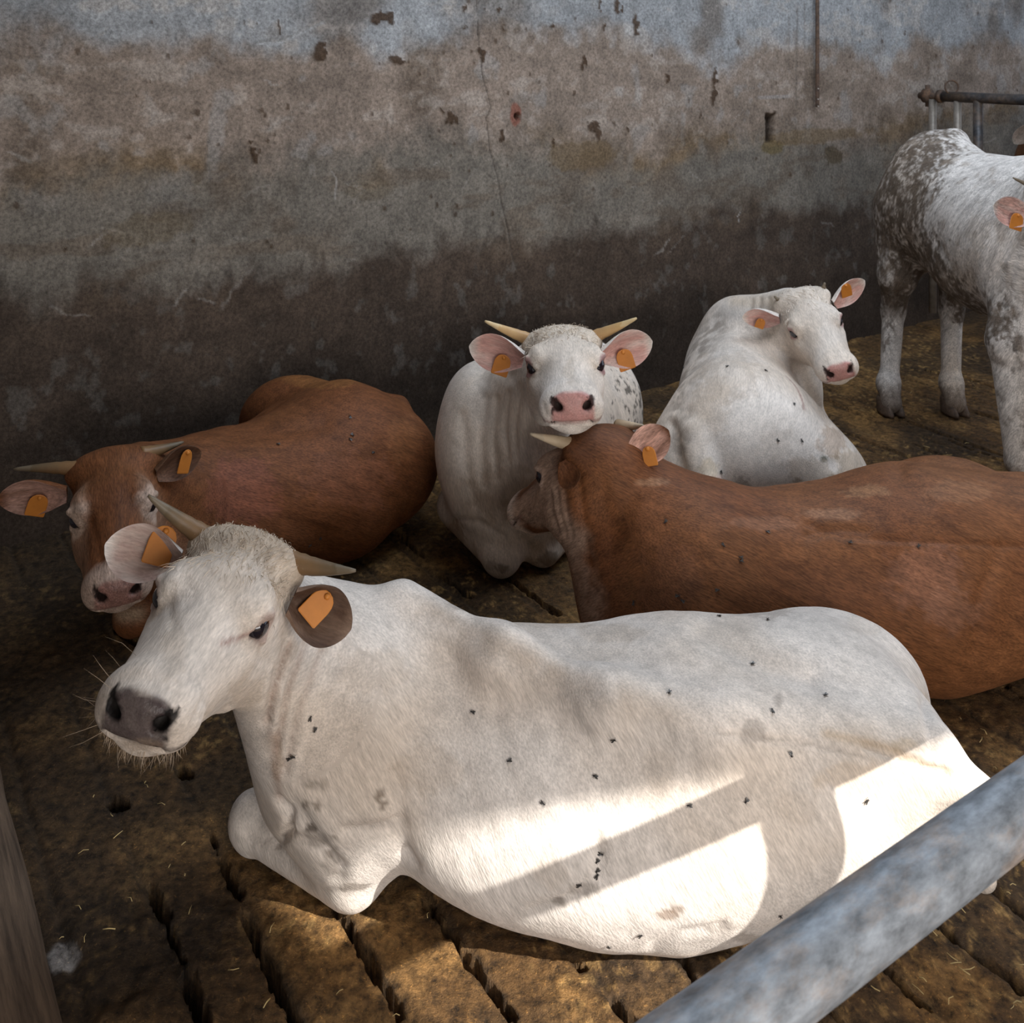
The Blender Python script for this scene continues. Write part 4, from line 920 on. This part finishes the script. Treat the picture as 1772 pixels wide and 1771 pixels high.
# ---- muddy white animal standing at the right edge
fl, fr_ = at(1748,590,4.3), at(1765,800,4.3)
stand = Beast('white cow standing at the right edge with mud-caked hindquarters', 'cattle standing by the gate', ([[.74,.62,.26],[.55,-.63,-.55],[-.18,-.47,.80]],[2.17,4.02,1.34]), 1.0, [
    Ell((2.15,5.22,1.10), (.245,.30,.34), k=.08),
    Cap((2.16,5.15,1.05), (2.29,4.45,1.03), .30, .34, k=.10),
    Ell((2.24,4.75,.87), (.28,.42,.25), k=.10),
    Cap((2.05,5.28,1.0), (1.965,5.27,.70), .20, .10, k=.07),
    Cap((1.965,5.27,.70), (1.965,5.33,.50), .085, .058, k=.04),
    Cap((1.965,5.33,.50), (1.93,5.29,.17), .055, .046, k=.03), Ell((1.92,5.28,.14), (.058,.064,.064), k=.03), Cap((1.92,5.27,.13), (1.918,5.23,.06), .05, .052, k=.03),
    Cap((2.24,5.28,1.0), (2.26,5.27,.70), .18, .09, k=.07),
    Cap((2.26,5.27,.70), (2.265,5.33,.50), .08, .060, k=.04),
    Cap((2.265,5.33,.50), (2.245,5.29,.17), .055, .046, k=.03), Ell((2.242,5.28,.14), (.058,.064,.064), k=.03), Cap((2.24,5.27,.13), (2.242,5.23,.06), .05, .052, k=.03),
    Cap((2.24,4.40,.95), fl, .2, .090, k=.08), Cap(fl, fr_, .085, .056, k=.04), Cap(fr_, (2.14,4.27,.06), .052, .052, k=.03),
    Cap((2.44,4.42,.95), (2.49,4.35,.6), .18, .08, k=.07), Cap((2.49,4.35,.6), (2.49,4.33,.12), .07, .05, k=.04), Cap((2.49,4.33,.12), (2.49,4.30,.06), .05, .052, k=.03),
    Cap((2.28,4.45,1.12), (2.20,4.12,1.25), .24, .15, k=.10),
    Cap(at(1655,240,5.25), at(1622,246,5.44), .045, .035, k=.07), Cap(at(1622,246,5.44), (2.19,5.54,.7), .035, .03, k=.03),
])
def stand_extra(V, Nn, col, wet, q, pp, facing):
    n = .55*fbm(V*np.array([1, 1, .5]), 42, 4, 6)+.45*fbm(V*np.array([1, 1, .6]), 110, 3, 16); n2 = fbm(V, 6, 4, 8)
    rear = sstep(1730, 1600, pp[:, 0]+60*(n2-.5))*sstep(.38, .55, V[:, 2]+.1*(n2-.5))*sstep(4.45, 5.0, V[:, 1]+.3*(n2-.5))
    d = line_dist(pp, [(1600,440),(1625,490),(1670,535),(1730,560)], 120); belly = np.exp(-(d/42)**2)*(V[:, 2] > .45)
    top = sstep(270, 225, pp[:, 1])*sstep(1740, 1640, pp[:, 0])*.7
    m = np.clip(np.maximum(np.maximum(rear*.95, belly), top), 0, 1)
    t = sstep(.66, .40, n+.34*(1-m)-.08)*sstep(.02, .25, m)
    col = mixc(col, (.095,.066,.044), t*.94)
    d = line_dist(pp, [(1560,480),(1545,540),(1535,600)], 60); t2 = np.exp(-(d/16)**2)*sstep(.40, .55, n)*facing; col = mixc(col, (.09,.06,.04), t2*.8)
    leg = (V[:, 2] < .24); col = mixc(col, (.13,.085,.055), leg*sstep(.20, .08, V[:, 2]+.12*(n-.5))*.8)
    fore = facing & (V[:, 1] < 4.5) & (V[:, 2] < .75); col = mixc(col, (.17,.13,.10), np.where(fore, sstep(.52, .68, fbm(V, 20, 4, 9)), 0)*.6)
    ss = sstep(.60, .70, fbm(V, 16, 3, 19))*sstep(.45, .6, V[:, 2]); col = mixc(col, (.30,.24,.19), ss*.5)
    return col, wet
stand.build(M_DIRTY, dict(PAL_W, coat=(.70,.65,.61)), vox=.010, furdir=(-.2,.6,-1),
    deform=creaser([([(1620,420),(1650,480),(1690,530)], 14, .012), ([(1585,330),(1610,400),(1600,450)], 20, .008), ([(1680,300),(1720,330)], 20, .006), ([(1740,420),(1730,480),(1735,560)], 8, .006), ([(1760,430),(1745,500)], 6, .006), ([(1600,490),(1570,540)], 8, .004)]),
    paint=stainer([(1760,595,8,14,DDIRT,.8,1.1), (1755,640,6,8,DDIRT,.6,1), (1745,500,6,40,GREY,.5,1), (1690,400,24,30,(.48,.40,.33),.4,1), (1668,460,26,40,(.52,.42,.33),.35,1)], stand_extra),
    ears=[dict(bw=at(1782,378,4.05), dw=at(1704,352,3.98)-at(1782,378,4.05), fw=(.15,-.95,.1), L=.19, W=.058, tag=(.38,-.15,1), tw=.062, th=.056),
          dict(base=(.122,.045,-.085), d=(.98,-.1,.0), face=(0,.95,-.1), L=.19, W=.06)])
stand.horn_to(-1, at(1751,309,4.0), .022, .01); stand.horn_to(1, stand.head.glob((.24,.02,.06)), .022, .01)
fw = (.2, -.97, 0)
for c in ((1.918,5.235,.0), (2.242,5.235,.0), (2.14,4.27,.0), (2.49,4.30,.0)): mesh_obj('hoof', *hoof_mesh((c[0], c[1], .002), fw, 1.12), M_HOOF, stand.root)

# ---- brown animal beyond the gate, mostly out of the picture
far = Beast('dark brown cow peeking in behind the gate at the right edge', 'cattle standing beyond the gate', ([[.93,-.30,.20],[-.32,-.86,-.40],[.29,.31,.90]],[3.52,6.72,1.47]), 1.0, [
    Cap((3.75,7.05,1.05), (4.75,6.9,1.05), .30, .33, k=.10),
    Cap((3.75,7.0,1.2), (3.56,6.80,1.40), .2, .14, k=.1),
    *[Cap((x,y,.95), (x,y,.05), .15, .05, k=.06) for x, y in ((3.75,7.15), (3.75,6.85), (4.75,7.0), (4.75,6.75))],
])
far.build(M_BROWN, dict(PAL_B, coat=(.13,.06,.03), brow=(.09,.045,.025)), vox=.014, furdir=(1,0,-.5), ears=[
    dict(base=(-.122,.045,-.085), dw=at(1728,238,6.5)-at(1778,190,6.6), fw=(-.2,-.9,.4), L=.20, W=.050, col=(.24,.20,.16), earc=(.20,.15,.12)),
    dict(base=(.122,.045,-.085), d=(.98,-.1,-.1), face=(0,.95,.1), L=.18, W=.055)])
for x, y in ((3.75,7.15), (3.75,6.85), (4.75,7.0), (4.75,6.75)): mesh_obj('hoof', *hoof_mesh((x, y, .002), (-1, 0, 0), 1.1), M_HOOF, far.root)
# ---- tufts of longer hair
for b, sd, n in ((hero, 1, 3200), (mid, 2, 1500), (right, 3, 1000)):
    q = b.head.loc(b.V); wt = sstep(.19, .03, q[:, 1]+.14*(fbm(q, 20, 3, 3)-.5))*sstep(.13, .08, np.abs(q[:, 0]))*sstep(-.12, -.07, q[:, 2])*(q[:, 1] > -.06)*(np.linalg.norm(q, axis=1) < .25)
    f = b.head.M[1]; sway = (noise(q, 16, 5)-.5)[:, None]*b.head.M[0]*1.6; tuft(b, None, 'poll_hair', M_WHITE, (.012, .030), n, .22, (.0007 if b is hero else .0009), ((.56,.455,.35) if b is hero else None), f[None]*.9+sway, sd, wt > .02, .16, wt)
pp = pixels(hero.V); reg = (line_dist(pp, [(600,960),(640,962),(680,990)], 20) < 14)
tuft(hero, None, 'crest_hair', M_WHITE, (.010, .022), 500, .25, .0006, None, (.7, .1, .15), 6, reg, .35)
M_WHISK = simple('pale_whisker', (.30, .22, .15), .6)
q = hero.head.loc(hero.V); reg = (q[:, 1] > .39) & (q[:, 2] < -.135) & (np.abs(q[:, 0]) < .07) & (q[:, 1] < .6) & (np.linalg.norm(q-np.array([0, .42, -.14]), axis=1) < .1)
tuft(hero, None, 'chin_hair', M_WHISK, (.010, .026), 220, .3, .0004, (.32, .24, .17), (0, 0, -.8), 7, reg, .7)
q = hero.head.loc(hero.V); reg = (q[:, 0] < -.055) & (q[:, 1] > .36) & (q[:, 1] < .5) & (np.linalg.norm(q-np.array([-.07, .43, -.09]), axis=1) < .07)
tuft(hero, None, 'whiskers', M_WHISK, (.035, .075), 16, .18, .0003, (.4, .3, .2), (-.5, 0, .1), 8, reg, 1.0)

# ---- flies
def fly_mesh():
    parts = [ball((0, 0, .0026), (.0034, .0022, .0020), None, 10, 6), ball((.0040, 0, .0028), (.0017, .0019, .0017), None, 8, 6), ball((-.0042, 0, .0024), (.0036, .0024, .0019), None, 10, 6)]
    body = join(parts)
    legs = []
    for sx in (-1, 1):
        for x in (-.0015, .0012, .0035): legs.append(tube([(x, sx*.0012, .002), (x*1.4, sx*.0040, .0030), (x*1.9, sx*.0058, .0)], .00035, 5))
    wings = []
    for sx in (-1, 1):
        V = [(.001, sx*.0008, .0044), (-.0045, sx*.0044, .0052), (-.0092, sx*.0046, .0046), (-.0098, sx*.0022, .0044), (-.0050, sx*.0004, .0046)]; V = V+[(x, y, z-.0003) for x, y, z in V]
        F = [tuple(range(5)), tuple(range(5, 10))[::-1]]+[(j, 5+j, 5+(j+1) % 5, (j+1) % 5) for j in range(5)]
        wings.append((np.array(V), F))
    return body, join(legs), join(wings)
M_FLY = simple('fly_black', (.012, .011, .012), .35); M_WING = simple('fly_wing', (.06, .055, .05), .3)
fb, fl_, fwg = fly_mesh()
fly0 = None; fr2 = random.Random(11)
def add_flies(beast, pts, label, group, size=.72):
    global fly0
    for px, py in pts:
        h = beast.hit(px, py)
        if h is None: continue
        p, n = h
        if fly0 is None:
            root = empty('fly'); mesh_obj('body', fb[0], fb[1], M_FLY, root); mesh_obj('legs', fl_[0], fl_[1], M_FLY, root); mesh_obj('wings', fwg[0], fwg[1], M_WING, root, smooth=False); fly0 = root; r = root
        else:
            r = fly0.copy(); COL.objects.link(r)
            for ch in fly0.children:
                c_ = ch.copy(); COL.objects.link(c_); c_.parent = r
        r.location = tuple(p+n*.0005); qn = Vector(n).to_track_quat('Z', 'Y'); r.rotation_mode = 'QUATERNION'
        r.rotation_quaternion = qn @ Vector((0, 0, 1)).rotation_difference(Vector((0, 0, 1))) @ Matrix.Rotation(fr2.uniform(0, 6.28), 4, 'Z').to_quaternion(); r.scale = (size,)*3
        tag(r, label, 'fly', group)
add_flies(hero, [(816,1235),(878,1316),(937,1393),(1030,1345),(1190,1395),(1157,1200),(1335,1233),(1428,1204),(1294,1387),(1368,1308),(1498,1388),(1350,1585),(1110,1617),(1052,1637),(545,1267),(502,1311),(510,1310),(1040,1478),(1036,1492),(1037,1506),(1030,1519),(1004,1530),(1302,1151),(1063,1280),(534,1240),(1330,1072),(1245,1068)],
    'tiny black fly resting on the big white cow in front', 'flies on the big white cow in front')
add_flies(brownmid, [(1281,962),(1325,920),(1250,945),(1470,938),(1590,946),(1283,972),(1150,905),(1182,1040),(1098,1043),(1244,1020),(1172,1030)], 'tiny black fly resting on the brown cow at centre right', 'flies on the brown cow at centre right', 0.85)
add_flies(right, [(1249,817),(1182,637),(1346,763),(1387,763),(1260,633),(1375,700),(1325,642)], 'tiny black fly resting on the white cow by the wall', 'flies on the white cow by the wall', .95)
add_flies(brownleft, [(479,769),(612,754),(607,760),(646,782),(554,934),(536,944),(605,722)], 'tiny black fly resting on the brown cow in the left corner', 'flies on the brown cow in the left corner', .9)

# ================================================================ metalwork and small things
def metal(name, base, rust, rough=.45, metalness=.75, scale=9, stretch=None, amt=(.42, .62)):
    m, nt, b = nodes(name); L = nt.links.new
    g = N(nt, 'ShaderNodeTexCoord'); n1 = N(nt, 'ShaderNodeTexNoise', Scale=float(scale), Detail=7., Roughness=.7)
    n2 = N(nt, 'ShaderNodeTexNoise', Scale=scale*5., Detail=5., Roughness=.65)
    for n in (n1, n2):
        if stretch:
            mp = nt.nodes.new('ShaderNodeMapping'); mp.vector_type = 'TEXTURE'; mp.inputs['Scale'].default_value = stretch; mp.inputs['Rotation'].default_value = (0, 0, math.atan2(1790, 2660)); L(g.outputs['Object'], mp.inputs['Vector']); L(mp.outputs[0], n.inputs['Vector'])
        else: L(g.outputs['Object'], n.inputs['Vector'])
    r = N(nt, 'ShaderNodeMapRange'); r.inputs[1].default_value = amt[0]; r.inputs[2].default_value = amt[1]; L(n1.outputs['Fac'], r.inputs[0])
    mx = N(nt, 'ShaderNodeMix', data_type='RGBA'); L(r.outputs[0], mx.inputs['Factor']); mx.inputs['A'].default_value = (*base, 1); mx.inputs['B'].default_value = (*rust, 1)
    v = N(nt, 'ShaderNodeMapRange'); v.inputs[1].default_value = .3; v.inputs[2].default_value = .7; v.inputs[3].default_value = .50; v.inputs[4].default_value = 1.50; L(n2.outputs['Fac'], v.inputs[0])
    vm = N(nt, 'ShaderNodeVectorMath', operation='SCALE'); L(mx.outputs['Result'], vm.inputs[0]); L(v.outputs[0], vm.inputs['Scale']); L(vm.outputs[0], b.inputs['Base Color'])
    ir = N(nt, 'ShaderNodeMapRange'); ir.inputs[3].default_value = metalness; ir.inputs[4].default_value = metalness*.3; L(r.outputs[0], ir.inputs[0]); L(ir.outputs[0], b.inputs['Metallic'])
    b.inputs['Roughness'].default_value = rough
    bp = N(nt, 'ShaderNodeBump', Strength=.25, Distance=.004); L(n2.outputs['Fac'], bp.inputs['Height']); L(bp.outputs[0], b.inputs['Normal'])
    return m
M_GALV = metal('galvanised_steel', (.25, .275, .305), (.30, .235, .19), .58, .35, 11, (2.2, 1, 1), (.50, .68))
M_DARKST = metal('worn_dark_steel', (.055, .055, .06), (.10, .07, .05), .5, .5, 8)
M_RUST = metal('rusty_strap', (.075, .05, .038), (.12, .065, .035), .8, .2, 12)
# gate rail across the front, seen bottom right
RV, RZ = .684, .946
rail = empty('gate_rail', uv(.8, RV, 0)); tag(rail, 'thick galvanised steel rail crossing the bottom right corner', 'rail')
V, F = tube([uv(u, RV, RZ) for u in np.linspace(-.75, 3.2, 40)], .0375, 28); mesh_obj('rail', V, F, M_GALV, rail)
for u in (1.785, -.7, 3.15):
    V, F = tube([uv(u, RV, z) for z in np.linspace(-.03, 1.75, 8)], .055, 24); mesh_obj('post', V, F, M_GALV, rail)
# kerb beam along the left side
prof = [(-.01, 0), (-.01, .115), (.225, .125), (.26, .118), (.287, .10), (.31, .085), (.35, .07), (.377, .045), (.39, 0)]
n = 60; vs = np.linspace(1.15, 3.95, n); V = []
for v in vs:
    for j, (u, z) in enumerate(prof):
        p = uv(u, v, z); q = np.array([[u, v, z]]); V.append(p+EW*.012*(noise(q, 7, 1)[0]-.5)*(u > 0)+np.array([0, 0, .010*(noise(q, 9, 2)[0]-.5)*(z > 0)]))
m_ = len(prof); F = [(i*m_+j, i*m_+j+1, (i+1)*m_+j+1, (i+1)*m_+j) for i in range(n-1) for j in range(m_-1)]+[tuple(range(m_)), tuple((n-1)*m_+j for j in range(m_))[::-1]]
def wood():
    m, nt, b = nodes('weathered_timber'); L = nt.links.new
    g = N(nt, 'ShaderNodeTexCoord'); mp = nt.nodes.new('ShaderNodeMapping'); mp.vector_type = 'TEXTURE'; mp.inputs['Rotation'].default_value = (0, 0, math.atan2(1790, 2660)); mp.inputs['Scale'].default_value = (1, 14, 1); L(g.outputs['Object'], mp.inputs['Vector'])
    n = N(nt, 'ShaderNodeTexNoise', Scale=55., Detail=8., Roughness=.72); L(mp.outputs[0], n.inputs['Vector'])
    r = N(nt, 'ShaderNodeValToRGB'); e = r.color_ramp.elements; e[0].position = .3; e[0].color = (.03, .017, .009, 1); e[1].position = .68; e[1].color = (.19, .125, .08, 1); L(n.outputs['Fac'], r.inputs[0]); L(r.outputs[0], b.inputs['Base Color']); b.inputs['Roughness'].default_value = .75
    bp = N(nt, 'ShaderNodeBump', Strength=.6, Distance=.01); L(n.outputs['Fac'], bp.inputs['Height']); L(bp.outputs[0], b.inputs['Normal']); return m
o = mesh_obj('kerb_beam', np.array(V), F, wood()); recentre(o, uv(.2, 2.2, 0)); tag(o, 'worn brown beam along the bottom left edge of the floor', 'beam')
# hanging flat iron on the wall
ru, rz = wall_px(1407.5, 187); V, F = box(ru-.0135, ru+.0135, VW-.035, VW-.027, rz+.02, 2.75)
n = 12; cap = []
V = list(V); base = len(V)
for s in (VW-.035, VW-.027):
    for j in range(n+1):
        a = math.pi*j/n; V.append(uv(ru-.0135*math.cos(a), s, rz+.02-.0135*math.sin(a)-.0005))
F = F+[tuple(base+j for j in range(n+1)), tuple(base+n+1+j for j in range(n+1))[::-1]]+[(base+j, base+n+1+j, base+n+2+j, base+j+1) for j in range(n)]
strap = empty('iron_strap', uv(ru, VW-.03, rz)); tag(strap, 'thin rusty iron strap hanging down the back wall', 'strap')
mesh_obj('bar', np.array(V), F, M_RUST, strap, smooth=False)
for dz in (.012, .055, .12):
    V, F = tube([uv(ru, VW-.040, rz+dz), uv(ru, VW-.030, rz+dz)], .0048, 10); mesh_obj('rivet', V, F, simple('pale_rivet', (.35, .31, .27), .5) if dz == .012 else bpy.data.materials['pale_rivet'], strap)
V, F = box(ru-.03, ru+.03, VW-.04, VW+.01, 2.70, 2.78); mesh_obj('wall_bracket', V, F, M_RUST, strap, smooth=False)
# gate of the next pen at the right: pipe frame off the back wall
gd = nrm([1790, -2660, 0]); g0 = at(1632, 167, 6.62); gz = g0[2]
gate = empty('pen_gate', (g0[0], g0[1], 0)); tag(gate, 'dark tubular pen gate fixed to the back wall at right', 'gate')
def gp(s, z=0.0): return g0+gd*s+np.array([0, 0, z])
V, F = tube([gp(s) for s in np.linspace(0, 2.6, 12)], .033, 18); mesh_obj('top_rail', V, F, M_DARKST, gate)
V, F = tube([gp(s, -1.2) for s in np.linspace(0.1, 2.6, 12)], .027, 16); mesh_obj('bottom_rail', V, F, M_DARKST, gate)
for i, s in enumerate([.24, .78, 1.22, 1.66, 2.1, 2.5]):
    V, F = tube([gp(s, z) for z in (-.005, -.6, -1.2)], .030 if i == 0 else .017, 14); mesh_obj('bar', V, F, M_DARKST, gate)
V, F = tube([gp(.06)+np.array([0, 0, .062])+np.array([.042*math.cos(a), 0, .042*math.sin(a)]) for a in np.linspace(0, 2*math.pi, 25)], .0055, 8, cap=False); mesh_obj('ring', V, F, M_RUST, gate)
V, F = tube([gp(-.17), gp(-.12), gp(.02)], .022, 14); V2, F2 = tube([gp(-.135), gp(-.09)], .046, 14); V3, F3 = tube([gp(-.03), gp(-.005)], .043, 14); V4, F4 = tube([gp(-.11, -.07), gp(-.11, .07)], .016, 10)
mesh_obj('hinge_clamp', *join([(V, F), (V2, F2), (V3, F3), (V4, F4)]), M_RUST, gate)
for s in (-.075, .10):
    V, F = tube([gp(s, z) for z in (-.02, -.6, -1.4)], .024, 14); mesh_obj('upright', V, F, simple('galvanised_upright', (.25, .22, .19), .5, .4) if s < 0 else bpy.data.materials['galvanised_upright'], gate)
HERD = (hero, mid, right, brownleft, brownmid, stand)
# loose straw trodden into the dung
ra = random.Random(5); parts = []
for q in range(150):
    px, py = (ra.uniform(1300, 1772), ra.uniform(1150, 1771)) if q < 80 else ((ra.uniform(0, 1250), ra.uniform(1350, 1771)) if q < 120 else (ra.uniform(1450, 1772), ra.uniform(650, 830)))
    g = ground_px(px, py)
    if any((sdf(b.prims(), g[None]+np.array([[0, 0, .01]])) < .05).any() for b in HERD) or g@EW < .42: continue
    a = ra.uniform(0, 6.28); l = ra.uniform(.006, .028); d = np.array([math.cos(a), math.sin(a), 0]); k = np.array([-d[1], d[0], 0])*ra.uniform(-.2, .2)*l
    z = .009; parts.append(tube([g-d*l/2+[0, 0, z], g+k+[0, 0, z+.002], g+d*l/2+[0, 0, z]], ra.uniform(.0007, .0013), 5))
o = mesh_obj('straw', *join(parts), simple('straw_yellow', (.46, .34, .15), .7, noise_s=8, noise_a=.4)); recentre(o, uv(1.5, 1.8, .009)); tag(o, 'loose yellow straw bits scattered over the brown floor', 'straw', kind='stuff')
